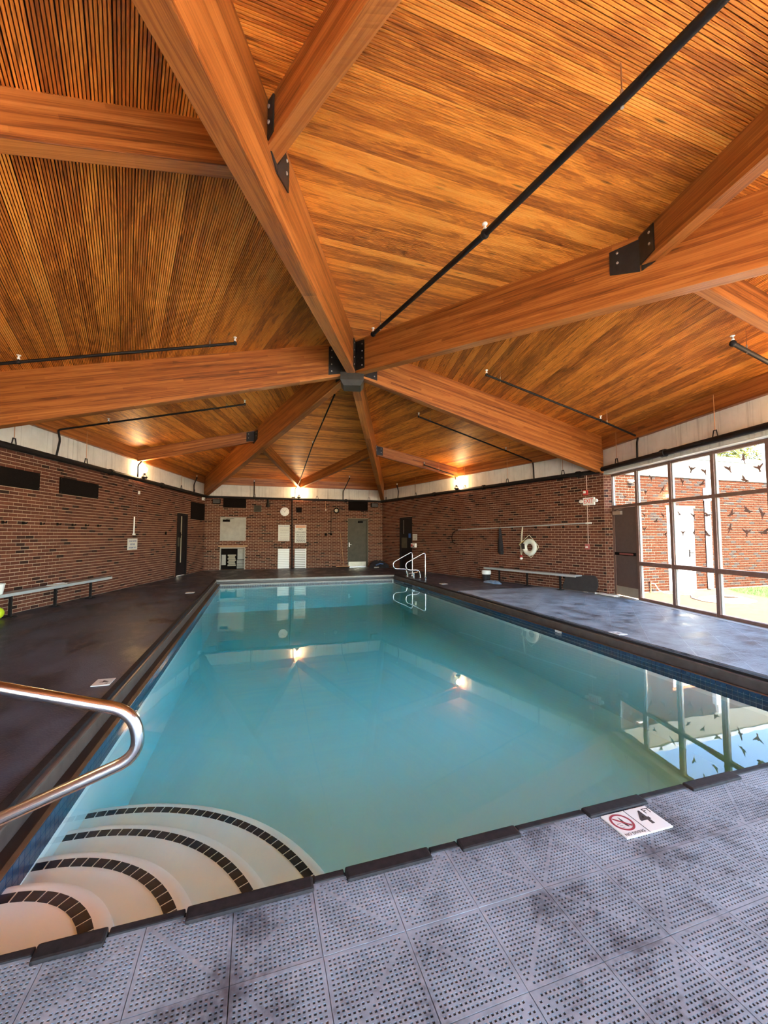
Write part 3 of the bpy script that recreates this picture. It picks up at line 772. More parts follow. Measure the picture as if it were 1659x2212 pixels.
# bird silhouettes stuck on the glass
def bird_poly(kind):
    if kind == 0: return [(-.08, -.5), (.02, -.42), (.06, -.2), (.16, -.08), (.22, .06), (.34, .16), (.46, .5), (.30, .40), (.12, .24), (.02, .12), (-.06, .16), (-.16, .16), (-.22, .10), (-.14, .06), (-.12, -.08), (-.06, -.24)]
    if kind == 1: return [(-.10, -.42), (.10, -.42), (.06, -.26), (.13, -.08), (.30, .04), (.52, .30), (.28, .22), (.10, .10), (.05, .20), (-.05, .20), (-.10, .10), (-.28, .22), (-.52, .30), (-.30, .04), (-.13, -.08), (-.06, -.26)]
    if kind == 2: return [(-.52, -.06), (-.28, .04), (-.06, .08), (.10, .26), (.40, .5), (.34, .22), (.24, .06), (.34, .06), (.42, .0), (.30, -.08), (.14, -.14), (-.06, -.12), (-.16, -.24), (-.24, -.12)]
    return [(-.34, -.5), (-.16, -.36), (.03, -.10), (.20, -.20), (.24, -.10), (.12, .04), (.24, .36), (.20, .54), (.04, .34), (-.10, .06), (-.24, .04), (-.20, -.06), (-.12, -.10), (-.24, -.30)]
BIRDS = [(.453, 2.651, 0, 0), (.477, 2.342, 1, .7), (1.323, 2.663, 0, 1), (1.141, 2.386, 1, .8), (1.611, 2.383, 3, 1), (2.344, 2.697, 1, 1.1), (2.631, 2.603, 0, 1), (2.129, 2.481, 0, 1), (2.552, 2.382, 2, .9), (3.103, 2.578, 0, 1.1), (3.361, 2.696, 3, 1), (3.603, 2.513, 1, 1.1), (3.365, 2.344, 2, 1), (1.074, 1.875, 0, .9), (1.614, 1.841, 0, .9), (1.396, 1.738, 2, .9), (1.059, 1.574, 1, .9), (1.646, 1.459, 1, .8), (2.02, 1.851, 3, .9), (2.349, 1.805, 0, .9), (2.648, 1.803, 2, 1), (2.084, 1.491, 1, .9), (2.332, 1.482, 0, .8), (2.634, 1.445, 2, 1), (3.093, 1.794, 2, 1), (3.388, 1.834, 2, 1.1), (3.626, 1.766, 0, 1.1), (3.063, 1.551, 3, 1.1), (3.354, 1.49, 1, 1.1), (3.619, 1.479, 2, 1.1)]
for bi in range(16): BIRDS.append((4.0+.9*(bi // 4)+R.uniform(0, .3)+(.3*(bi % 4 > 1)), [2.6, 2.35, 1.8, 1.5][bi % 4], bi % 4, 1))
for a, z, k, s_ in BIRDS:
    fl_ = R.choice((-1, 1)); rot = R.uniform(-.35, .35); sz = .165*s_
    pts = []
    for x, y in bird_poly(k):
        x *= fl_; X_, Y_ = x*math.cos(rot)-y*math.sin(rot), x*math.sin(rot)+y*math.cos(rot)
        pts.append(FW.P(a-X_*sz, -.2095, z+Y_*sz))
    MB().prism(pts, Vector((FW.n.x, FW.n.y, 0))*.0015).build('bird_decal', M_BIRD, win)

# doors
def lever(fr, a, z, parent, d=.0, m=M_INOX):
    b = MB(); b.tube([fr.P(a, d, z), fr.P(a, d+.05, z), fr.P(a+.10, d+.055, z)], .009, 8); b.fbox(fr, a-.022, a+.022, d, d+.012, z-.11, z+.09)
    return b.build('door_handle', m, parent)
def closer(fr, a0, a1, z, parent, d=.0, m=M_INOX):
    b = MB(); b.fbox(fr, a0, a0+(a1-a0)*.62, d, d+.06, z-.045, z+.045)
    b.tube([fr.P(a0+(a1-a0)*.3, d+.05, z+.05), fr.P(a1, d+.09, z+.085), fr.P(a0+.02, d+.02, z+.10)], .008, 6)
    return b.build('door_closer', m, parent)
d1 = node('door_1', loc=FW.P(.45, -.2, 0))            # brown door in the window wall
MB().fbox(FW, .075, .845, -.235, -.19, .02, 2.095).build('leaf', M_DOORBR, d1, bevel=.003)
MB().fbox(FW, .055, .10, -.25, -.175, 0, 2.10).build('jamb', M_DARKBR, d1)
MB().fbox(FW, .10, .83, -.191, -.186, .02, .23).build('kick_plate', M_STEELP, d1)
closer(FW, .11, .56, 1.975, d1, -.188, M_ZINC)
b = MB(); b.fbox(FW, .12, .80, -.19, -.15, .965, 1.035); b.build('panic_bar', M_BLACKP, d1)
MB().fbox(FW, .30, .76, -.15, -.140, .98, 1.02).build('panic_pad', mat('faded_red_pad', (.30, .09, .075), .6), d1)
d2 = node('door_2', loc=FB.P(6.45, 0, 0))             # grey door, back wall
for a, c, p, q in ((6.01, 6.06, 0, 2.22), (6.90, 6.98, 0, 2.22), (6.06, 6.90, 2.17, 2.22)): MB().fbox(FB, a, c, -.12, .012, p, q).build('frame', M_DOORG, d2)
MB().fbox(FB, 6.06, 6.90, -.09, -.045, .01, 2.17).build('leaf', M_DOORG, d2)
MB().fbox(FB, 6.07, 6.89, -.046, -.040, .02, .235).build('kick_plate', M_STEELP, d2)
lever(FB, 6.10, 1.02, d2, -.045, M_PLASW); closer(FB, 6.50, 6.86, 2.05, d2, -.045, M_BLACKP)
d3 = node('door_3', loc=FL.P(2.1, 0, 0))              # dark door, left wall, lit gap painted as a pale strip
for a, c, p, q in ((1.66, 1.72, 0, 2.22), (2.48, 2.54, 0, 2.22), (1.72, 2.48, 2.16, 2.22)): MB().fbox(FL, a, c, -.12, .012, p, q).build('frame', M_DOORK, d3)
MB().fbox(FL, 1.72, 2.48, -.09, -.045, .01, 2.16).build('leaf', M_DOORK, d3)
MB().fbox(FL, 2.03, 2.10, -.046, -.038, .46, 2.12).build('painted_light_gap', M_LABELP, d3)
MB().fbox(FL, 2.20, 2.32, -.046, -.040, 1.04, 1.36).build('push_plate', M_DOORG, d3)
lever(FL, 2.12, 1.45, d3, -.045, M_BLACKP)
d4 = node('door_4', loc=FR.P(1.9, 0, 0))              # dark door, right wall
for a, c, p, q in ((1.46, 1.52, 0, 2.22), (2.33, 2.39, 0, 2.22), (1.52, 2.33, 2.16, 2.22)): MB().fbox(FR, a, c, -.12, .012, p, q).build('frame', M_DOORK, d4)
MB().fbox(FR, 1.52, 2.33, -.09, -.045, .01, 2.16).build('leaf', M_DOORK, d4)
MB().fbox(FR, 1.54, 1.95, -.046, -.040, .90, 1.34).build('notice_plate', M_DOORG, d4)
MB().fbox(FR, 2.06, 2.22, -.046, -.040, 1.33, 1.52).build('blue_sign', mat('blue_sign', (.02, .07, .22), .5), d4)
MB().fbox(FR, 1.70, 1.71, -.046, -.036, 1.5, 2.1).build('edge_strip', M_GREYW, d4)
d5 = node('door_5', loc=FX.P(2.56, 0, 0))             # white door across the courtyard
x0, x1 = 8.50-FX.A.x, 9.47-FX.A.x
for a, c, p, q in ((x0, x0+.05, 0, 2.17), (x1-.05, x1, 0, 2.17), (x0+.05, x1-.05, 2.12, 2.17)): MB().fbox(FX, a, c, -.1, .02, p, q).build('frame', M_PLASW, d5)
MB().fbox(FX, x0+.05, x1-.05, -.08, -.03, .01, 2.12).build('leaf', M_PLASW, d5)
MB().fbox(FX, x0-.05, x1+.06, -.02, .03, 2.172, 2.23).build('lintel', M_ORANGE, d5)
lever(FX, x1-.14, .97, d5, -.03, M_BLACKP)
# back wall door: upper half only, ledge and alcove built below it
ht = thing('upper_door_half', 'pale upper half of a door with a dark closer arm on the back wall', 'hatch', FB.P(1.1, 0, 1.7))
for a, c, p, q in ((.60, .645, 1.206, 2.195), (1.575, 1.617, 1.206, 2.195), (.645, 1.575, 2.15, 2.195), (.645, 1.575, 1.206, 1.245)): MB().fbox(FB, a, c, -.1, .015, p, q).build('frame', M_GREYW, ht)
MB().fbox(FB, .645, 1.575, -.09, -.03, 1.245, 2.15).build('panel', M_GREYW, ht)
closer(FB, .70, 1.15, 2.05, ht, -.03, M_BLACKP)
lg = MB().fbox(FB, .56, 1.70, .0, .13, .955, 1.01).build('wall_ledge', M_BROOM, bevel=.005); tag(lg, 'thin brown wooden ledge under the pale door half', 'ledge')
al = thing('wall_alcove', 'dark framed alcove with pale louvred panel under the ledge', 'alcove', FB.P(1.1, 0, 0))
for a, c, p, q in ((.615, .65, 0, .92), (1.575, 1.61, 0, .92), (.65, 1.575, .885, .92)): MB().fbox(FB, a, c, -.2, .015, p, q).build('frame', M_GREYW, al)
MB().fbox(FB, .65, 1.575, -.24, -.2, 0, .885).build('back_panel', M_BLACKP, al)
MB().fbox(FB, 1.30, 1.56, -.19, -.15, .42, .86).build('pale_panel', M_GREYW, al)
for i in range(8): MB().fbox(FB, 1.28, 1.565, -.19, -.13, .04+i*.046, .07+i*.046).build('slat', M_GREYW, al)
for i in range(7): MB().fbox(FB, .92+.03*(i % 2), 1.24-.02*(i % 3), -.18, -.05, .15+i*.07, .205+i*.07).build('plank', M_LABELP, al)
MB().fbox(FB, .68, .84, -.18, -.08, .2, .62).build('box', M_GREYW, al)

# ------------------------------------------------------------------ wall panels, vents, speakers, lamps
def wpanel(fr, a0, a1, z0, z1, label, d=.03):
    o = thing('wall_panel', label, 'panel', fr.P((a0+a1)/2, 0, z0))
    MB().fbox(fr, a0, a1, .004, d, z0, z1).build('board', M_BLACKP, o, bevel=.004)
    b = MB()
    for a in (a0+.03, a1-.03):
        for z in (z0+.03, z1-.03): b.lathe(fr.P(a, d, z), [(.008, 0), (.006, .004)], 8, (fr.n.x, fr.n.y, 0))
    b.build('screw', M_STEELB, o)['kind'] = 'stuff'
wpanel(FL, 8.70, 9.95, 2.31, 2.65, 'long black panel high on the left wall, cut by the frame edge')
wpanel(FL, 6.89, 8.15, 2.31, 2.66, 'long black panel high on the left wall, second from the frame edge')
wpanel(FL, .10, 1.42, 2.04, 2.71, 'tall black panel on the left wall beside the back corner')
wpanel(FB, .70, 1.607, 2.59, 2.98, 'black panel high on the back wall above the pale door half')
wpanel(FB, 6.037, 6.952, 2.573, 2.985, 'black panel high on the back wall above the grey door')
def vent(a0, a1, z0, z1, label, inner):
    o = thing('wall_vent', label, 'vent', FB.P((a0+a1)/2, 0, z0))
    MB().fbox(FB, a0, a1, .004, .02, z0, z1).build('backing', M_DOORK, o)
    for p in ((a0, a1, z0, z0+.03), (a0, a1, z1-.03, z1), (a0, a0+.03, z0+.03, z1-.03), (a1-.03, a1, z0+.03, z1-.03)): MB().fbox(FB, p[0], p[1], .02, .03, p[2], p[3]).build('frame', inner, o)
    n = 7
    for i in range(n): MB().fbox(FB, a0+.03, a1-.03, .02, .027, z0+.035+i*(z1-z0-.07)/n, z0+.035+(i+.6)*(z1-z0-.07)/n).build('slat', inner, o)
vent(1.921, 2.234, 2.435, 2.716, 'grey square vent on the back wall left of the clock', M_DOORG)
vent(3.70, 3.933, 2.441, 2.659, 'small dark square vent right of the black standpipe', M_BLACKP)
def speaker(a0, a1, label):
    o = thing('speaker', label, 'speaker', FB.P((a0+a1)/2, 0, 2.73))
    MB().fbox(FB, a0, a1, .05, .2, 2.735, 2.935).build('cabinet', M_BLACKP, o, bevel=.02)
    MB().fbox(FB, a0+.02, a1-.02, .2, .206, 2.755, 2.915).build('grille', M_STEELB, o)
    MB().fbox(FB, (a0+a1)/2-.03, (a0+a1)/2+.03, 0, .05, 2.80, 2.87).build('bracket', M_STEELB, o)
speaker(.30, .60, 'black speaker on the back wall in the left corner'); speaker(7.08, 7.41, 'black speaker on the back wall in the right corner')
o = thing('camera_bracket', 'stubby black pipe fitting hanging under the main pipe, back wall', 'fitting', FB.P(2.49, .1, 2.65))
MB().lathe(FB.P(2.49, .1, 2.64), [(.02, 0), (.075, .01), (.07, .10), (.05, .16), (.045, .33)], 14).build('body', M_PIPE, o, smooth=True)
# clock
ck = thing('wall_clock', 'round white wall clock on the back wall', 'clock', FB.P(3.207, 0, 2.467))
nB = (FB.n.x, FB.n.y, 0)
MB().lathe(FB.P(3.207, .004, 2.467), [(.185, 0), (.19, .02), (.185, .045), (.17, .05)], 40, nB).build('case', M_PLASW, ck, smooth=True)
MB().lathe(FB.P(3.207, .048, 2.467), [(.17, 0), (.17, .004)], 40, nB).build('dial', M_SIGN, ck)
b = MB()
for i in range(12):
    a = math.pi/6*i; p = FB.P(3.207+.135*math.sin(a), .052, 2.467+.135*math.cos(a)); q = FB.P(3.207+.158*math.sin(a), .052, 2.467+.158*math.cos(a)); b.tube([p, q], .006, 4)
b.build('hour_mark', M_INK, ck)['kind'] = 'stuff'
MB().tube([FB.P(3.207-.02, .054, 2.467-.03), FB.P(3.207+.075, .054, 2.467+.10)], .006, 5).build('minute_hand', M_INKG, ck)
MB().tube([FB.P(3.207+.01, .056, 2.467-.02), FB.P(3.207-.055, .056, 2.467+.055)], .007, 5).build('hour_hand', M_INKG, ck)
o = thing('standpipe', 'black vertical pipe down the back wall beside the clock', 'pipe', FB.P(3.52, .08, 0))
MB().tube(rounded_path([FB.P(3.545, .08, 0), FB.P(3.505, .08, 3.10), FB.P(3.60, .08, 3.10), FB.P(3.60, .1, 3.02)], .04), .026, 10).build('pipe', M_PIPE, o, smooth=True)
MB().lathe(FB.P(3.545, .08, 0), [(.06, 0), (.06, .012), (.03, .02)], 14).build('flange', M_PIPE, o)
o = thing('hanging_sensor', 'thin copper rod with pale tip below the main pipe, back wall', 'sensor', FB.P(4.99, .1, 2.55))
MB().tube([FB.P(4.98, .1, 2.60), FB.P(4.98, .1, 2.98)], .012, 6).build('rod', M_COPPER, o); MB().sphere(FB.P(4.99, .1, 2.575), .03, 10, 6).build('tip', M_PLASW, o)
o = thing('round_bell', 'round black bell with conduit, back wall left of the door', 'bell', FB.P(5.471, 0, 2.55))
MB().lathe(FB.P(5.471, .03, 2.557), [(.05, 0), (.125, .01), (.13, .05), (.12, .06)], 24, nB).build('shell', M_BLACKP, o, smooth=True)
MB().lathe(FB.P(5.471, .088, 2.557), [(.085, 0), (.06, .02), (.01, .03)], 20, nB).build('dome', M_STEELP, o, smooth=True)
MB().tube(rounded_path([FB.P(5.37, .03, 2.535), FB.P(5.24, .03, 2.53), FB.P(5.24, .03, 1.50)], .03), .012, 6).build('conduit', M_BLACKP, o)
MB().fbox(FB, 5.19, 5.29, 0, .06, 1.44, 1.53).build('outlet_box', M_BLACKP, o); MB().fbox(FB, 4.96, 5.06, 0, .05, 1.42, 1.53).build('outlet_box', M_BLACKP, o)
# lamps on the main pipe at the wall middles
def lamp(fr, a, label):
    o = thing('wall_lamp', label, 'lamp', fr.P(a, .16, 3.06))
    MB().lathe(fr.P(a, .16, 3.06), [(.02, 0), (.075, .015), (.085, .05), (.05, .09), (.03, .10), (.032, .16), (.02, .17)], 16).build('base', M_PIPE, o, smooth=True)
    MB().tube([fr.P(a-.10, .16, 3.16), fr.P(a+.10, .16, 3.16)], .012, 6).build('cross_arm', M_PIPE, o)
    MB().sphere(fr.P(a, .16, 3.325), .075, 16, 10, 1.1).build('globe', M_BULB, o, smooth=True)
lamp(FL, 5.08, 'glowing globe lamp above the left brick wall'); lamp(FB, 3.795, 'glowing globe lamp above the middle of the back wall')
lamp(FR, 5.34, 'glowing globe lamp above the right brick wall')
lamp(FW, 4.94, 'added globe lamp above the windows, outside the frame'); lamp(FN, 4.0, 'added globe lamp on the wall behind the camera'); lamp(FS, 5.0, 'added globe lamp on the unseen near left wall')  # three lamps out of view, added for extra light in the hall

# ------------------------------------------------------------------ sprinkler pipes
def hanger(fr, a, parent, z=3.02, top=ZE-.02, d=.1):
    b = MB(); b.tube([fr.P(a, d, z+.16), fr.P(a, d, top)], .006, 6); b.build('hanger_rod', M_COPPER, parent)
    b = MB(); b.tube([fr.P(a-.055, d, z+.02), fr.P(a-.025, d, z+.16), fr.P(a+.025, d, z+.16), fr.P(a+.055, d, z+.02)], .009, 6); b.build('hanger_clevis', M_PIPE, parent)
def main_pipe(fr, a0, a1, hang, coup, label, r=.056, z=3.02):
    o = thing('main_pipe', label, 'pipe', fr.P((a0+a1)/2, .1, z))
    MB().tube([fr.P(a0, .1, z), fr.P(a1, .1, z)], r, 14).build('pipe', M_PIPE, o, smooth=True)
    for c in coup: MB().tube([fr.P(c-.05, .1, z), fr.P(c+.05, .1, z)], r+.02, 14).build('coupling', M_PIPE, o, smooth=True)
    for h in hang: hanger(fr, h, o, z)
main_pipe(FL, .04, 10.3, [1.36, 2.49, 4.9, 7.49, 9.43], [3.9, 6.55], 'long black main pipe along the top of the left brick wall')
main_pipe(FB, .1, FB.L-.1, [1.945, 4.595, 6.99], [5.9], 'black main pipe along the top of the back brick wall', .045)
main_pipe(FR, .04, FR.L-.02, [.47, 2.79, 5.70, 7.60, 9.51], [4.0, 6.6, 9.95], 'black main pipe along the top of the right brick wall')
main_pipe(FW, .03, FW.L-.1, [.65, 3.18, 5.7, 8.2], [2.05, 4.6], 'thick black main pipe above the window wall', .056, 3.055)
def sect_z(p, drop):                                   # height of the deck underside minus drop
    best = 1e9
    for fr in F.values():
        T = (-fr.A).dot(fr.n); t = (Vector((p[0], p[1]))-fr.A).dot(fr.n)
        best = min(best, ZE+(ZA-ZE)*t/T)
    return best-drop
def head(p, parent):
    b = MB(); p = Vector(p)
    b.lathe(p, [(.014, .0), (.012, .02)], 8); o = b.build('fitting', M_PIPE, parent)
    b = MB(); b.lathe(p, [(.014, .02), (.021, .032), (.013, .05), (.011, .066), (.028, .078), (.026, .086)], 10)
    b.build('sprinkler_head', M_PLASW, parent, smooth=True)
def branch(path, heads, rods, label, r=.02, drop=.25):
    p0 = Vector(path[-1]); o = thing('sprinkler_pipe', label, 'pipe', p0, 'sprinkler branch pipes')
    MB().tube(rounded_path(path, .05, 4), r, 10).build('pipe', M_PIPE, o, smooth=True)
    for h in heads:
        hp = Vector(h); head(hp+Vector((0, 0, r*.7)), o)
        MB().sphere(hp, r*1.45, 10, 8).build('joint', M_PIPE, o, smooth=True)
    for q in rods:
        q = Vector(q); zt = sect_z(q, 0)
        MB().tube([q+Vector((0, 0, r)), (q.x, q.y, zt)], .0045, 6).build('hanger_rod', M_COPPER, o)
        MB().tube([q+Vector((0, 0, r+.05)), q-Vector((0, 0, r+.006))], .008 if r < .025 else .011, 6).build('hanger_clevis', M_ZINC, o)
pz = lambda x, y, dr=.27: (x, y, sect_z((x, y), dr))
branch([pz(.36, -9.0), pz(.33, -6.0), pz(.28, -4.5), pz(.03, -1.42)], [pz(.03, -1.42), pz(.28, -4.53)], [pz(.06, -1.75), pz(.345, -6.02)], 'thick black sprinkler pipe crossing the near ceiling diagonally in view', .031)
branch([pz(-6.1, -1.05), pz(-2.18, -1.15)], [pz(-2.18, -1.15), pz(-5.0, -1.08)], [pz(-2.55, -1.14), pz(-5.25, -1.07)], 'black sprinkler pipe under the dark left ceiling, above the left beam', .022)
mp = lambda fr, a: fr.P(a, .1, 3.06)
branch([mp(FL, 8.40), mp(FL, 8.40)+Vector((.05, 0, .34)), pz(-5.75, 2.05), pz(-2.11, 1.9)], [pz(-4.85, 2.02), pz(-2.11, 1.9)], [pz(-2.5, 1.92)], 'black sprinkler pipe below the left beam, rising from the left main pipe')
branch([mp(FL, 5.32), mp(FL, 5.38)+Vector((.03, 0, .34)), pz(-4.95, 5.2, .3), pz(-3.68, 5.0, .3)], [pz(-3.68, 5.0, .3)], [pz(-4.2, 5.1, .3)], 'short black sprinkler pipe beside the left wall lamp')
branch([mp(FL, 1.40), mp(FL, 1.5)+Vector((.03, 0, .28)), pz(-3.98, 8.75, .3)], [pz(-3.98, 8.75, .3)], [], 'short cranked sprinkler riser on the left wall near the back corner')
branch([mp(FB, 3.62), mp(FB, 3.64)+Vector((0, -.02, .42)), pz(-.1, 9.4, .28), pz(-.13, 5.0), pz(-.06, 1.65)], [pz(-.13, 5.0), pz(-.06, 1.65)], [pz(-.1, 3.2)], 'slender sprinkler pipe running from the back wall lamp up to the hub', .019)
branch([mp(FB, 5.77), mp(FB, 5.77)+Vector((0, -.02, .36)), pz(1.88, 8.6)], [pz(1.88, 8.6)], [], 'cranked sprinkler riser on the back wall right of the lamp')
branch([mp(FB, 1.92), mp(FB, 1.92)+Vector((0, -.03, .30)), pz(-1.92, 9.7, .3)], [pz(-1.92, 9.7, .3)], [], 'short straight sprinkler riser on the back wall left of the clock')
branch([mp(FR, 1.45), mp(FR, 1.55)+Vector((-.03, 0, .30)), pz(4.02, 8.7, .3)], [pz(4.02, 8.7, .3)], [], 'short cranked sprinkler riser on the right wall near the back corner')
branch([mp(FR, 5.22), mp(FR, 5.3)+Vector((-.03, 0, .30)), pz(4.95, 5.1, .3), pz(3.72, 5.0, .3)], [pz(3.72, 5.0, .3)], [pz(4.3, 5.05, .3)], 'short black sprinkler pipe beside the right wall lamp')
branch([mp(FR, 8.58), mp(FR, 8.6)+Vector((-.03, 0, .32)), pz(5.85, 1.98), pz(4.9, 1.88), pz(2.12, 1.62)], [pz(4.88, 1.88), pz(2.12, 1.62)], [pz(2.45, 1.65), pz(5.0, 1.89)], 'black sprinkler pipe below the beam that ends by the exit sign')
branch([mp(FW, 1.32), mp(FW, 1.36)+Vector((-.03, 0, .36)), pz(6.1, -1.22), pz(5.02, -1.28), pz(2.3, -1.3)], [pz(5.02, -1.28), pz(2.3, -1.3)], [pz(2.6, -1.3), pz(5.2, -1.27)], 'black sprinkler pipe under the ceiling above the window door')
branch([pz(5.2, -4.35), pz(4.02, -4.36)], [pz(4.02, -4.36)], [pz(4.28, -4.36)], 'black sprinkler pipe stub at the right edge above the windows', .028)

# ------------------------------------------------------------------ signs
def sign(name, fr, a0, a1, z0, z1, label, m=M_SIGN, d=.012):
    o = thing(name, label, 'sign', fr.P((a0+a1)/2, 0, z0)); MB().fbox(fr, a0, a1, .009, .009+d, z0, z1).build('plate', m, o); return o
def bars(fr, a0, a1, zs, parent, d=.0215, m=M_INKG, h=.012, rag=.3):
    for z in zs:
        x = a0+R.uniform(0, rag*.3)*(a1-a0)
        while x < a1-.02:
            w_ = R.uniform(.03, .09); MB().fbox(fr, x, min(x+w_, a1), d, d+.001, z, z+h).build('print_line', m, parent); x += w_+.015
s1 = sign('rules_sign', FB, 2.944, 3.427, 1.195, 1.89, 'white pool rules notice on the back wall left of the standpipe')
text('POOL RULES', .075, M_BLUEINK, s1, wall_text_m(FB, 3.185, .022, 1.83))
bars(FB, 3.0, 3.38, [1.70, 1.63, 1.56, 1.49, 1.42, 1.35, 1.28, 1.23], s1)
s2 = sign('warning_sign', FB, 3.65, 4.144, 1.11, 1.896, 'cream warning notice with orange heading right of the standpipe')
MB().fbox(FB, 3.68, 4.114, .021, .023, 1.775, 1.87).build('heading', M_ORANGE, s2)
text('WARNING', .085, M_SIGN, s2, wall_text_m(FB, 3.897, .0245, 1.822))
text('NO', .11, M_INK, s2, wall_text_m(FB, 3.897, .022, 1.70)); text('LIFEGUARD', .10, M_INK, s2, wall_text_m(FB, 3.897, .022, 1.57), sx=.85)
text('ON DUTY', .085, M_INK, s2, wall_text_m(FB, 3.897, .022, 1.46)); bars(FB, 3.69, 4.10, [1.37, 1.31, 1.25, 1.20, 1.15], s2, m=M_INK, h=.018)
for a0, a1, lab_ in ((2.942, 3.426, 'white louvred panel standing under the pool rules notice'), (3.652, 4.145, 'white louvred panel standing under the warning notice')):
    o = thing('louvred_panel', lab_, 'panel', FB.P((a0+a1)/2, .06, 0))
    MB().fbox(FB, a0, a1, .03, .05, .0, .86).build('back', M_INKG if a0 > 3.5 else M_GREYW, o)
    for i in range(11): MB().fbox(FB, a0, a1, .05, .075, .02+i*.076, .02+i*.076+(.045 if a0 > 3.5 else .064)).build('slat', M_PLASW, o)
    if a0 > 3.5: MB().fbox(FB, a1-.04, a1, .076, .10, 0, .86).build('stile', M_PLASW, o)
s3 = sign('shower_sign', FL, 5.06, 5.54, 1.03, 1.338, 'small white shower sign with blue lettering on the left wall')
text('PLEASE SHOWER', .062, M_BLUEINK, s3, wall_text_m(FL, 5.30, .022, 1.265), sx=.8); text('BEFORE', .07, M_BLUEINK, s3, wall_text_m(FL, 5.30, .022, 1.175)); text('ENTERING POOL', .062, M_BLUEINK, s3, wall_text_m(FL, 5.30, .022, 1.085), sx=.8)
s4 = sign('notice_sheet', FR, 2.45, 2.75, 1.235, 1.49, 'small white notice beside the dark door on the right wall')
bars(FR, 2.48, 2.72, [1.44, 1.41, 1.37], s4); MB().fbox(FR, 2.52, 2.58, .0215, .0225, 1.27, 1.32).build('picture', M_INKG, s4); MB().fbox(FR, 2.62, 2.68, .0215, .0225, 1.27, 1.32).build('picture', M_INKG, s4)
o = thing('alarm_box', 'white box with red front below the notice by the dark door', 'box', FR.P(2.56, 0, .94))
MB().fbox(FR, 2.42, 2.72, .009, .10, .94, 1.11).build('case', M_PLASW, o, bevel=.01); MB().fbox(FR, 2.44, 2.55, .10, .106, .97, 1.07).build('front', M_RED, o)
MB().fbox(FR, 2.57, 2.64, .10, .104, .96, 1.02).build('keypad', M_BLACKP, o)
# exit sign, alarm, conduit, pull station
ex = thing('exit_sign', 'white exit sign with red letters and two lamp heads', 'sign', FR.P(10.18, 0, 2.2))
MB().fbox(FR, 10.038, 10.333, .012, .075, 2.205, 2.395).build('housing', M_PLASW, ex, bevel=.008)
text('EXIT', .17, M_REDTXT, ex, wall_text_m(FR, 10.186, .0765, 2.30), sx=.72)
for a, sg in ((9.985, -1), (10.385, 1)):
    b = MB(); b.tube([FR.P(a-sg*.05, .05, 2.30), FR.P(a, .06, 2.30)], .012, 6); b.lathe(FR.P(a, .02, 2.305), [(.02, 0), (.04, .02), (.042, .07), (.036, .075)], 14, (FR.n.x, FR.n.y, 0)); b.build('lamp_head', M_PLASW, ex, smooth=True)
fa = thing('fire_alarm', 'red fire alarm strobe above the exit sign', 'alarm', FR.P(10.09, 0, 2.46))
MB().fbox(FR, 10.03, 10.15, .009, .06, 2.465, 2.595).build('housing', M_RED, fa, bevel=.006); MB().fbox(FR, 10.06, 10.11, .06, .085, 2.51, 2.57).build('strobe', M_PLASW, fa)
cdt = thing('conduit', 'thin pale conduit running down past the exit sign', 'conduit', FR.P(10.12, .02, 1.2))
MB().tube([FR.P(10.118, .018, 1.2), FR.P(10.118, .018, 2.2)], .011, 6).build('tube', M_LIPP if False else mat('tan_conduit', (.46, .30, .22), .5), cdt); MB().tube([FR.P(10.118, .018, 2.6), FR.P(10.118, .018, 2.97)], .011, 6).build('tube', bpy.data.materials['tan_conduit'], cdt)
ps = thing('pull_station', 'small red pull station at the end of the conduit', 'alarm', FR.P(10.09, 0, 1.07))
MB().fbox(FR, 10.04, 10.15, .009, .05, 1.075, 1.215).build('housing', mat('dusty_red', (.36, .09, .08), .6), ps, bevel=.006); MB().fbox(FR, 10.065, 10.125, .05, .062, 1.12, 1.16).build('handle', M_PLASW, ps)
# left wall fittings
o = thing('wall_tube', 'white vertical tube guard above the shower sign', 'conduit', FL.P(5.27, 0, 1.44))
MB().tube([FL.P(5.27, .025, 1.47), FL.P(5.27, .025, 1.955)], .018, 8).build('tube', M_PLASW, o); MB().fbox(FL, 5.23, 5.31, 0, .05, 1.44, 1.475).build('base', M_PLASW, o)
o = thing('wall_conduit', 'pair of thin brown conduits above the white tube, left wall', 'conduit', FL.P(5.27, 0, 2.4))
M_BRC = mat('brown_conduit', (.13, .05, .03), .6)
MB().tube([FL.P(5.40, .015, 1.95), FL.P(5.38, .015, 2.93)], .009, 6).build('tube', M_BRC, o); MB().tube([FL.P(5.10, .015, 1.92), FL.P(5.14, .015, 2.93)], .009, 6).build('tube', M_BRC, o)
MB().fbox(FL, 5.33, 5.41, 0, .05, 2.80, 2.88).build('junction_box', M_BRC, o); MB().fbox(FL, 5.04, 5.09, 0, .04, 2.61, 2.70).build('clip', M_PLASW, o)
o = thing('wall_switch', 'tiny dark switch box on the left wall near the dark door', 'switch', FL.P(3.37, 0, 1.45)); MB().fbox(FL, 3.34, 3.40, 0, .04, 1.45, 1.555).build('plate', M_BLACKP, o); MB().fbox(FL, 3.36, 3.38, .04, .055, 1.49, 1.515).build('toggle', M_STEELB, o)
o = thing('corner_camera', 'small white box under the pipe in the back left corner', 'camera', FL.P(.33, 0, 2.84))
MB().fbox(FL, .26, .40, .01, .10, 2.85, 2.97).build('housing', M_PLASW, o, bevel=.01); MB().lathe(FL.P(.33, .10, 2.90), [(.025, 0), (.02, .015)], 10, (FL.n.x, FL.n.y, 0)).build('lens', M_BLACKP, o)
ORD = ('first', 'second', 'third', 'fourth', 'fifth', 'sixth', 'seventh')
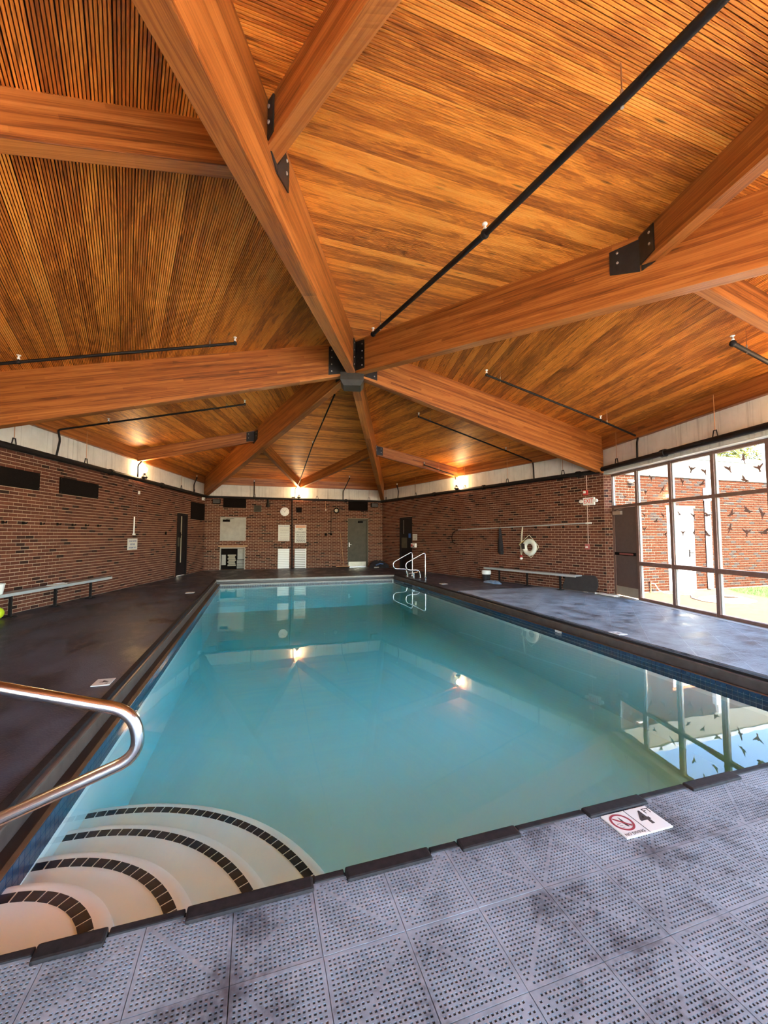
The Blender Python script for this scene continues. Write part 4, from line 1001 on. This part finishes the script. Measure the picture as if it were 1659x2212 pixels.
for fr, ss in ((FL, (9.467, 9.026, 8.6, 8.154, 7.707, 7.274, 6.825)), (FR, (6.766, 7.683, 8.546, 8.985, 9.426, 9.854))):
    for i, a in enumerate(ss):
        lb = ORD[i]+' dark coat peg from the left in the left wall row' if fr is FL else ('dark peg left of the hanging garment, right wall', 'dark peg between the garment and the rope, right wall', 'dark peg just above and right of the ring buoy', 'second dark peg right of the ring buoy', 'third dark peg right of the ring buoy', 'dark peg nearest the exit sign conduit, right wall')[i]
        o = thing('wall_peg', lb, 'peg', fr.P(a, 0, 1.66), 'pegs on the '+('left' if fr is FL else 'right')+' wall')
        MB().fbox(fr, a-.022, a+.022, .006, .02, 1.63, 1.69).build('plate', M_BLACKP, o); MB().tube([fr.P(a, .02, 1.655), fr.P(a, .07, 1.65), fr.P(a, .085, 1.68)], .010, 6).build('hook', M_BLACKP, o)

# ------------------------------------------------------------------ rescue gear and benches
o = thing('rescue_hook', 'long pale shepherd hook pole mounted along the right wall', 'pole', FR.P(7.8, .05, 1.7))
zz = lambda a: 1.632+(a-5.33)*(1.748-1.632)/(10.26-5.33)
MB().tube([FR.P(5.33, .105, zz(5.33)), FR.P(10.13, .105, zz(10.13))], .014, 8).build('pole', M_ALU, o, smooth=True)
MB().tube([FR.P(10.12, .105, zz(10.12)), FR.P(10.27, .105, zz(10.27))], .02, 8).build('grip', M_PLASW, o)
MB().tube(rounded_path([FR.P(5.36, .105, zz(5.33)), FR.P(5.10, .10, 1.58), FR.P(4.96, .09, 1.36), FR.P(5.03, .08, 1.16), FR.P(5.30, .07, 1.12)], .12), .011, 8).build('hook', M_BLACKP, o, smooth=True)
o = thing('wetsuit_bag', 'long black garment hanging on a peg on the right wall', 'garment', FR.P(7.2, .05, .85))
prof = [(7.20, 7.225, 1.68), (7.17, 7.25, 1.55), (7.13, 7.28, 1.35), (7.09, 7.31, 1.12), (7.09, 7.325, .95), (7.12, 7.32, .87), (7.17, 7.30, .845)]
vs = []; fs = []
for a0, a1, z in prof:
    for t in range(8):
        u = t/7; vs.append(FR.P(a0+(a1-a0)*u, .02+.06*math.sin(math.pi*u)+.008*math.sin(9*u+z*7), z))
    for t in range(8): u = 1-t/7; vs.append(FR.P(a0+(a1-a0)*u, .012, z))
for i in range(len(prof)-1):
    for t in range(16): fs.append((i*16+t, i*16+(t+1) % 16, (i+1)*16+(t+1) % 16, (i+1)*16+t))
fs += [tuple(range(16)), tuple((len(prof)-1)*16+t for t in range(16))[::-1]]
MB().add(vs, fs).build('cloth', M_CLOTHK, o, smooth=True); MB().tube([FR.P(7.21, .05, 1.66), FR.P(7.215, .06, 1.71)], .015, 6).build('loop', M_CLOTHK, o)
lr = thing('life_ring', 'white ring buoy with a rope around it on the right wall', 'life ring', FR.P(8.35, .06, .85))
nR = Vector((FR.n.x, FR.n.y, 0)); cR = FR.P(8.355, .07, 1.09)
eu, ev = Vector((FR.e.x, FR.e.y, 0)), Vector((0, 0, 1)); vs = []; fs = []; N, K = 40, 14
for i in range(N):
    a = 2*math.pi*i/N
    for k in range(K):
        t = 2*math.pi*k/K; r_ = .175+.072*math.cos(t); vs.append(cR+(eu*math.cos(a)+ev*math.sin(a))*r_+nR*.052*math.sin(t))
for i in range(N):
    for k in range(K): fs.append((i*K+k, ((i+1) % N)*K+k, ((i+1) % N)*K+(k+1) % K, i*K+(k+1) % K))
MB().add(vs, fs).build('ring', M_RING, lr, smooth=True)
MB().tube(rounded_path([FR.P(8.345, .06, 1.445), FR.P(8.68, .07, 1.11), FR.P(8.39, .06, .775), FR.P(7.98, .07, 1.16), FR.P(8.335, .06, 1.445)], .05), .009, 6).build('grab_rope', M_ROPE, lr, smooth=True)
MB().prism([FR.P(8.09, .10, 1.20), FR.P(8.22, .125, 1.19), FR.P(8.23, .125, 1.04), FR.P(8.10, .10, 1.03)], nR*.012).build('strap', M_FOAM, lr)
rp = thing('throw_rope', 'bundle of cream rope with a red and white float', 'rope', FR.P(8.05, .05, .72))
for j, off in enumerate((-.022, 0, .022)): MB().tube([FR.P(8.103+off*.6, .05, 1.70), FR.P(8.075+off, .06, 1.45), FR.P(8.045+off*.7, .05, 1.18), FR.P(8.04+off*2.2, .05, .98), FR.P(8.035+off*.4, .05, .86)], .008, 6).build('strand', M_ROPE, rp, smooth=True)
MB().tube([FR.P(7.97, .06, 1.17), FR.P(8.06, .07, 1.22), FR.P(8.16, .08, 1.27)], .010, 6).build('yellow_cord', M_YEL, rp)
MB().lathe(FR.P(8.03, .05, .72), [(.02, 0), (.045, .02), (.045, .05), (.03, .065)], 12).build('float_end', M_PLASW, rp, smooth=True); MB().lathe(FR.P(8.03, .05, .785), [(.035, 0), (.042, .02), (.042, .05), (.02, .07)], 12).build('float', M_RED, rp, smooth=True)
def bench(fr, a0, a1, legs, label):
    o = thing('bench', label, 'bench', fr.P((a0+a1)/2, .25, 0))
    MB().fbox(fr, a0, a1, .09, .36, .395, .425).build('seat', M_ALU, o, bevel=.004)
    MB().fbox(fr, a0, a1, .345, .362, .375, .428).build('edge_rail', M_ALU, o, bevel=.004)
    for a in legs:
        b = MB(); b.fbox(fr, a-.02, a+.02, .24, .28, .0, .394); b.fbox(fr, a-.03, a+.03, .12, .34, .37, .394); b.build('leg', M_PIPE, o)
        MB().fbox(fr, a-.06, a+.06, .18, .34, 0, .012).build('foot', M_PIPE, o)
bench(FL, 6.77, 10.3, (7.40, 8.47, 9.52), 'aluminium wall bench along the left brick wall'); bench(FR, 6.80, 9.97, (7.36, 8.40, 9.46), 'aluminium wall bench along the right brick wall')
o = thing('bucket', 'white bucket on the left bench, cut by the frame edge', 'bucket', FL.P(9.80, .24, .428))
MB().lathe(FL.P(9.80, .24, .428), [(.085, 0), (.092, .01), (.115, .165), (.122, .166), (.122, .18), (.108, .18), (.10, .16), (.08, .02)], 24).build('body', M_PLASW, o, smooth=True)
o = thing('folded_paper', 'folded white paper lying on the left bench', 'paper', FL.P(8.4, .24, .428))
MB().prism([FL.P(8.2, .12, .4285), FL.P(8.56, .15, .4285), FL.P(8.55, .33, .4285), FL.P(8.22, .31, .4285)], (0, 0, .012)).build('sheet', M_SIGN, o); MB().prism([FL.P(8.25, .15, .441), FL.P(8.40, .16, .441), FL.P(8.40, .30, .45), FL.P(8.26, .29, .45)], (0, 0, .01)).build('fold', M_PLASW, o)
o = thing('ball', 'lime green ball on the dark deck at the left edge', 'ball', (-5.985, .757, 0)); MB().sphere((-5.985, .757, .105), .105, 28, 18).build('shell', M_LIME, o, smooth=True); MB().lathe((-5.905, .687, .135), [(.008, 0), (.006, .004)], 8, (.8, -.6, .2)).build('valve', M_BLACKP, o)
o = thing('trash_can', 'black trash can with a white liner by the right bench', 'bin', (5.45, 3.75, 0))
tc_ = FR.P(6.80, .24, 0)
o.matrix_basis = Matrix.Translation(tc_); WM[o.name] = o.matrix_basis.copy()
MB().lathe(tc_, [(.105, 0), (.115, .01), (.135, .27), (.14, .28)], 20).build('body', M_CLOTHK, o, smooth=True); MB().lathe(tc_+Vector((0, 0, .20)), [(.139, 0), (.146, .03), (.148, .10), (.142, .12), (.12, .11), (.11, .02)], 22).build('liner', M_PLASW, o, smooth=True)
def heap(name, label, cat, c, w_, dp, h, m, seed, rot=0):
    o = thing(name, label, cat, c); n = 18; rn = random.Random(seed); ph = [rn.uniform(0, 6) for _ in range(6)]; vs = []; fs = []
    rings = 7
    for i in range(rings+1):
        t = i/rings
        for k in range(n):
            a = 2*math.pi*k/n; rr = (1-t**1.8)*(1+.18*math.sin(2*a+ph[0])+.13*math.sin(3*a+ph[1])+.08*math.sin(5*a+ph[2]+3*t))
            z = h*(1-(1-t)**2)*(1+.14*math.sin(3*a+ph[3])) if i < rings else h
            x, y = w_*rr*math.cos(a), dp*rr*math.sin(a); vs.append((c[0]+x*math.cos(rot)-y*math.sin(rot), c[1]+x*math.sin(rot)+y*math.cos(rot), c[2]+z))
    for i in range(rings):
        for k in range(n): fs.append((i*n+k, i*n+(k+1) % n, (i+1)*n+(k+1) % n, (i+1)*n+k))
    fs += [tuple(range(n))[::-1], tuple(rings*n+k for k in range(n))]
    MB().add(vs, fs).build('cloth', m, o, smooth=True); return o
heap('plastic_bag', 'crumpled pale blue plastic bag on the deck by the right bench', 'bag', tuple(FR.P(7.44, .60, 0)), .27, .17, .075, M_BLUEB, 3, math.atan2(FR.e.y, FR.e.x))
pb = heap('gear_pile', 'dark pile of bags on the floor in the back right corner', 'bag', (3.45, 9.55, 0), .42, .26, .30, M_CLOTHK, 5, .1)
MB().tube([(3.25, 9.33, .12), (3.42, 9.28, .20), (3.58, 9.31, .17)], .03, 8).build('strap', mat('blue_strap', (.05, .09, .2), .6), pb); MB().tube([(3.15, 9.27, .03), (3.36, 9.24, .035)], .028, 10).build('bottle', M_GREYW, pb)
o = thing('float_mat', 'large dark grey foam float leaning on the wall by the window corner', 'mat', FR.P(9.9, .1, 0))
mpts = []
for a, z in ((9.40, .02), (9.385, .10), (9.44, .22), (9.47, .36), (9.50, .40), (9.9, .415), (10.25, .43)): mpts.append((a, z))
for i in range(9):
    t = math.pi/2-math.pi*i/8*1; mpts.append((10.25+.115*math.cos(t), .225+.205*math.sin(t)))
mpts.append((9.9, .01))
MB().prism([FR.P(a, .012+.035*(1-z/.45), z) for a, z in mpts], nR*.03).build('foam', M_FOAM, o, bevel=.01); MB().fbox(FR, 10.02, 10.12, .08, .13, .0, .018).build('foot_clip', M_GREYW, o)
# broom
o = thing('push_broom', 'push broom with a wooden handle leaning by the grey door', 'broom', FB.P(5.77, .22, 0))
MB().tube([FB.P(5.80, .24, .06), FB.P(5.671, .03, 1.51)], .013, 8).build('handle', M_BROOM, o); MB().fbox(FB, 5.46, 6.06, .20, .28, .04, .075).build('head', M_BROOM, o, bevel=.006); MB().fbox(FB, 5.47, 6.05, .205, .275, 0, .041).build('bristles', M_BLACKP, o)
o = thing('folded_hose', 'bundled white hose lying on the deck at the window corner', 'hose', FW.P(.1, .1, 0))
for j in range(3): MB().tube(rounded_path([FW.P(-.02+.03*j, .30-.02*j, .03), FW.P(.10, .16+.05*j, .035), FW.P(.30, .13+.04*j, .03), FW.P(.50, .02+.05*j, .03), FW.P(.18, -.02+.04*j, .03)], .06), .022, 8).build('loop', M_HOSE, o, smooth=True)

# ------------------------------------------------------------------ depth signs on the deck
def deck_sign(label, c, rot, wid, dep, full):
    m = Matrix.Translation(c) @ Matrix.Rotation(rot, 4, 'Z'); o = thing('depth_sign', label, 'sign', None, None, mw=m)
    P = lambda x, y, z: m @ Vector((x, y, z))
    MB().hexa([P(-wid/2, -dep/2, -.002), P(wid/2, -dep/2, -.002), P(wid/2, dep/2, -.002), P(-wid/2, dep/2, -.002), P(-wid/2, -dep/2, .006), P(wid/2, -dep/2, .006), P(wid/2, dep/2, .006), P(-wid/2, dep/2, .006)]).build('plate', M_SIGN, o, bevel=.001)
    z = .0062
    if full:
        MB().hexa([P(-.0015, -dep/2, z-.001), P(.0015, -dep/2, z-.001), P(.0015, dep/2, z-.001), P(-.0015, dep/2, z-.001), P(-.0015, -dep/2, z+.0006), P(.0015, -dep/2, z+.0006), P(.0015, dep/2, z+.0006), P(-.0015, dep/2, z+.0006)]).build('divider', M_INK, o)
        text('4', .125, M_INK, o, m @ Matrix.Translation((.058, .004, z)), 'numeral', .0004, off=.0025)
        text('FT', .047, M_INK, o, m @ Matrix.Translation((.118, .043, z)), 'lettering', .0004)
        text('NO DIVING', .0225, M_INK, o, m @ Matrix.Translation((-.074, -.062, z)), 'lettering', .0004)
        cc = (-.076, .012); vs = []; fs = []; n = 40
        for i in range(n):
            a = 2*math.pi*i/n
            for r_ in (.046, .056): vs += [P(cc[0]+r_*math.cos(a), cc[1]+r_*math.sin(a), z), P(cc[0]+r_*math.cos(a), cc[1]+r_*math.sin(a), z+.0008)]
        for i in range(n):
            j = (i+1) % n; a, b_ = 4*i, 4*j; fs += [(a+1, a+3, b_+3, b_+1), (a, b_, b_+2, a+2), (a, a+1, b_+1, b_), (a+2, b_+2, b_+3, a+3)]
        MB().add(vs, fs).build('ban_ring', M_MAROON, o)
        bb = lambda pts, m_, nm, zz=z: MB().prism([P(x+cc[0], y+cc[1], zz) for x, y in pts], (0, 0, .0006)).build(nm, m_, o)
        bb([(.008, .036), (.003, .012), (-.006, .004), (.004, -.03), (.013, -.032), (.012, -.008), (.012, .012)], M_INK, 'diver')
        bb([(-.033, .027), (-.027, .034), (.034, -.027), (.027, -.034)], M_MAROON, 'slash', z+.0007)
        for i in range(3): bb([(-.036+.004*i, -.006-.012*i), (-.012, -.006-.012*i), (-.012, -.0045-.012*i), (-.036+.004*i, -.0045-.012*i)], M_INK, 'wave')
    else:
        text('4', .105, M_INK, o, m @ Matrix.Translation((-.012, 0, z)), 'numeral', .0004, off=.002)
        text('FT', .034, M_INK, o, m @ Matrix.Translation((.05, .035, z)), 'lettering', .0004)
deck_sign('white no diving depth sign reading 4 FT on the near deck', (.03, -6.222, 0), math.radians(-1), .285, .155, True)
deck_sign('white depth sign reading 4 FT on the dark left deck', (-3.19, -3.20, 0), math.radians(-90), .19, .155, False)
deck_sign('white depth sign on the far part of the dark left deck', (-3.35, 3.33, 0), math.radians(-90), .19, .2, False)
deck_sign('white depth sign on the tiled deck by the windows', (3.27, -3.15, 0), math.radians(90), .19, .155, False)
deck_sign('white depth sign on the deck by the pool ladder', (3.52, 3.15, 0), math.radians(90), .19, .2, False)

# ------------------------------------------------------------------ hand rails
def rail_pair(name, label, pls, r=.024):
    o = thing(name, label, 'handrail', pls[0][0])
    for pth in pls:
        rl = MB().tube(rounded_path(pth, .11, 8), r, 14).build('rail', M_INOX, o, smooth=True)
        for e_ in (pth[0], pth[-1]):
            if abs(e_[2]) < .02: MB().lathe((e_[0], e_[1], .0), [(r+.028, 0), (r+.026, .01), (r+.004, .02)], 14).build('escutcheon', M_INOX, rl, smooth=True)
    return o
def lad(y, dx=0): return [(3.75+dx, y, 0), (3.75+dx, y, .86), (3.02+dx, y, .49), (3.06+dx, y, .27), (3.53+dx, y, .25), (3.56+dx, y, 0)]
ladd = rail_pair('pool_ladder', 'polished steel ladder rails at the far right pool edge', [lad(5.02, 0), lad(5.6, -.25)], .0195)
MB().tube([(3.13, 5.02, .13), (3.52, 5.10, .18)], .018, 10).build('brace', M_INOX, ladd, smooth=True); MB().tube([(3.33, 5.03, .16), (3.33, 5.03, 0)], .018, 10).build('brace', M_INOX, ladd, smooth=True)
RY = -5.9
rail_pair('step_handrail', 'polished steel handrail bending over the pool steps', [[(-3.72, RY, 0), (-3.72, RY, 1.18), (-2.72, RY, .84), (-2.27, RY, .70), (-2.24, RY, .52), (-2.70, RY, .36), (-3.38, RY, .12), (-3.40, RY, 0)]], .0245)

# ------------------------------------------------------------------ courtyard outside
gr = MB(); gr.prism([(x, y, -.30) for x, y in ((FW.P(0, -.3, 0)[0], FW.P(0, -.3, 0)[1]), (FW.P(FW.L, -.3, 0)[0], FW.P(FW.L, -.3, 0)[1]), (4.4, -30, 0)[:2], (45, -30), (45, .06), (6.6, .06))], (0, 0, .27))
gr.prism([(x, y, -.30) for x, y in ((-14, -30), (4.4, -30), (FW.P(FW.L, -.3, 0)[0], FW.P(FW.L, -.3, 0)[1]), (V[5][0]-.3, V[5][1]-.3), (-14, -6))], (0, 0, .27))
gr.build('ground', M_GROUND, kind='structure')
MB().prism([(x, y, -.032) for x, y in ((6.5, .06), (FW.P(5.6, -.31, 0)[0], FW.P(5.6, -.31, 0)[1]), (20, -5.5), (20, .06))], (0, 0, .006)).build('courtyard_paving', M_PAVE, kind='structure')
MB().prism([(x, y, -1.6) for x, y in ((-60, -60), (90, -60), (90, 90), (-60, 90))], (0, 0, .02)).build('far_ground', M_STUCCO, kind='structure')
rf_ = MB().fbox(FX, -.05, FX.L, -7, .03, 2.985, 3.52).build('roof_fascia', M_FASCIA, kind='structure')
MB().fbox(FX, -.05, FX.L, -7, .05, 3.522, 3.64).build('roof_edge', mottled('roof_metal', (.40, .42, .44), (.48, .50, .52), 4, .5, 0), rf_)
o = thing('downspout', 'white downspout on the courtyard brick wall right of the white door', 'pipe', FX.P(3.5, .05, 0))
P = lambda x, d, z: FX.P(x-FX.A.x, d, z)
MB().hexa([P(9.885, .03, 0), P(9.995, .03, 0), P(9.995, .11, 0), P(9.885, .11, 0), P(9.885, .03, 2.55), P(9.995, .03, 2.55), P(9.995, .11, 2.55), P(9.885, .11, 2.55)]).build('pipe', M_PLASW, o)
MB().hexa([P(9.87, .02, 2.39), P(10.04, .02, 2.39), P(10.04, .12, 2.39), P(9.87, .12, 2.39), P(9.87, .02, 2.74), P(10.04, .02, 2.74), P(10.04, .12, 2.74), P(9.87, .12, 2.74)]).build('hopper', M_PLASW, o)
MB().hexa([P(9.98, .02, 2.74), P(10.08, .02, 2.74), P(10.08, .10, 2.74), P(9.98, .10, 2.74), P(9.98, .02, 2.98), P(10.08, .02, 2.98), P(10.08, .10, 2.98), P(9.98, .10, 2.98)]).build('neck', M_PLASW, o)
o = thing('wall_light', 'small white light on the courtyard wall above the door glass', 'lamp', P(7.26, .05, 2.8)); MB().sphere(P(7.26, .07, 2.815), .075, 16, 10, .6).build('shade', M_PLASW, o, smooth=True); MB().lathe(P(7.26, .0, 2.815), [(.05, 0), (.05, .03)], 14, (0, -1, 0)).build('base', M_PLASW, o)
hs = thing('garden_hose', 'coiled pale hose on the sunny courtyard paving', 'hose', (8.3, -1.4, -.03)); tp = thing('spigot', 'rusty spigot with a pipe at the foot of the courtyard wall', 'tap', P(7.81, .04, 0))
MB().tube([P(7.81, .05, -.03), P(7.81, .05, .26)], .014, 8).build('pipe', M_COPPER, tp); MB().tube([P(7.81, .05, .22), P(7.90, .10, .20)], .012, 8).build('nozzle', M_ZINC, tp); MB().lathe(P(7.81, .05, .26), [(.03, 0), (.03, .012)], 10).build('wheel', M_RED, tp)
pth = [P(7.90, .10, .19), P(7.94, .15, .06), P(8.02, .25, -.012), P(8.3, .7, -.012), P(7.9, 1.0, -.012)]
rn = random.Random(4)
for i in range(150):
    a = i*.32; rx, ry = .62-.0022*i, .46-.0016*i; pth.append(Vector((8.28+rx*math.cos(a+2.6)+rn.uniform(-.02, .02), -1.42+ry*math.sin(a+2.6)+rn.uniform(-.02, .02), -.012+.00045*i)))
MB().tube(pth, .013, 6).build('tube', M_HOSE, hs, smooth=True)
lawn = MB(); gp = [(10.55, -.02), (10.0, -.6), (9.6, -1.55), (9.2, -3.2), (9.2, -7), (18, -7), (18, -.02)]
def inp(x, y):
    c = False
    for i in range(len(gp)):
        (x1_, y1_), (x2_, y2_) = gp[i], gp[i-1]
        if (y1_ > y) != (y2_ > y) and x < (x2_-x1_)*(y-y1_)/(y2_-y1_)+x1_: c = not c
    return c
lawn.prism([(x, y, -.032) for x, y in gp], (0, 0, .008))
for i in range(9000):
    x, y = rn.uniform(9.2, 14.5), rn.uniform(-5, 0)
    if not inp(x, y): continue
    a = rn.uniform(0, 6.3); h = rn.uniform(.03, .07); lx, ly = rn.uniform(-.02, .02), rn.uniform(-.02, .02)
    lawn.add([(x-.005*math.cos(a), y-.005*math.sin(a), -.026), (x+.005*math.cos(a), y+.005*math.sin(a), -.026), (x+lx, y+ly, -.026+h)], [(0, 1, 2)])
lw = lawn.build('grass', M_GRASS, kind='stuff')
tr = thing('tree', 'sunlit yellow green tree behind the courtyard roof', 'tree', (28.3, 11.0, -1.58))
MB().tube([(28.3, 11.0, -1.58), (28.2, 11.0, 2.6), (28.4, 11.0, 5.6)], [.22, .17, .10], 10).build('trunk', M_BARK, tr, smooth=True)
for dx_, dy_ in ((-1.0, .3), (1.0, -.4), (.2, .9)): MB().tube([(28.25, 11.0, 3.4), (28.3+dx_, 11.0+dy_, 6.2)], [.09, .04], 8).build('branch', M_BARK, tr)
lf_ = MB()
for i in range(3200):
    while True:
        q = Vector((rn.uniform(-1, 1), rn.uniform(-1, 1), rn.uniform(-1, 1)))
        if q.length < 1: break
    c_ = Vector((28.2, 11.0, 6.5))+Vector((q.x*1.9, q.y*1.9, q.z*1.5)); s_ = rn.uniform(.07, .14)
    u_ = Vector((rn.uniform(-1, 1), rn.uniform(-1, 1), rn.uniform(-1, 1))).normalized(); v_ = u_.orthogonal()
    lf_.add([c_-u_*s_, c_+v_*s_*.5, c_+u_*s_, c_-v_*s_*.5], [(0, 1, 2, 3)])
lf_.build('leaves', M_LEAF, tr)['kind'] = 'stuff'
print('objects', len(bpy.data.objects))
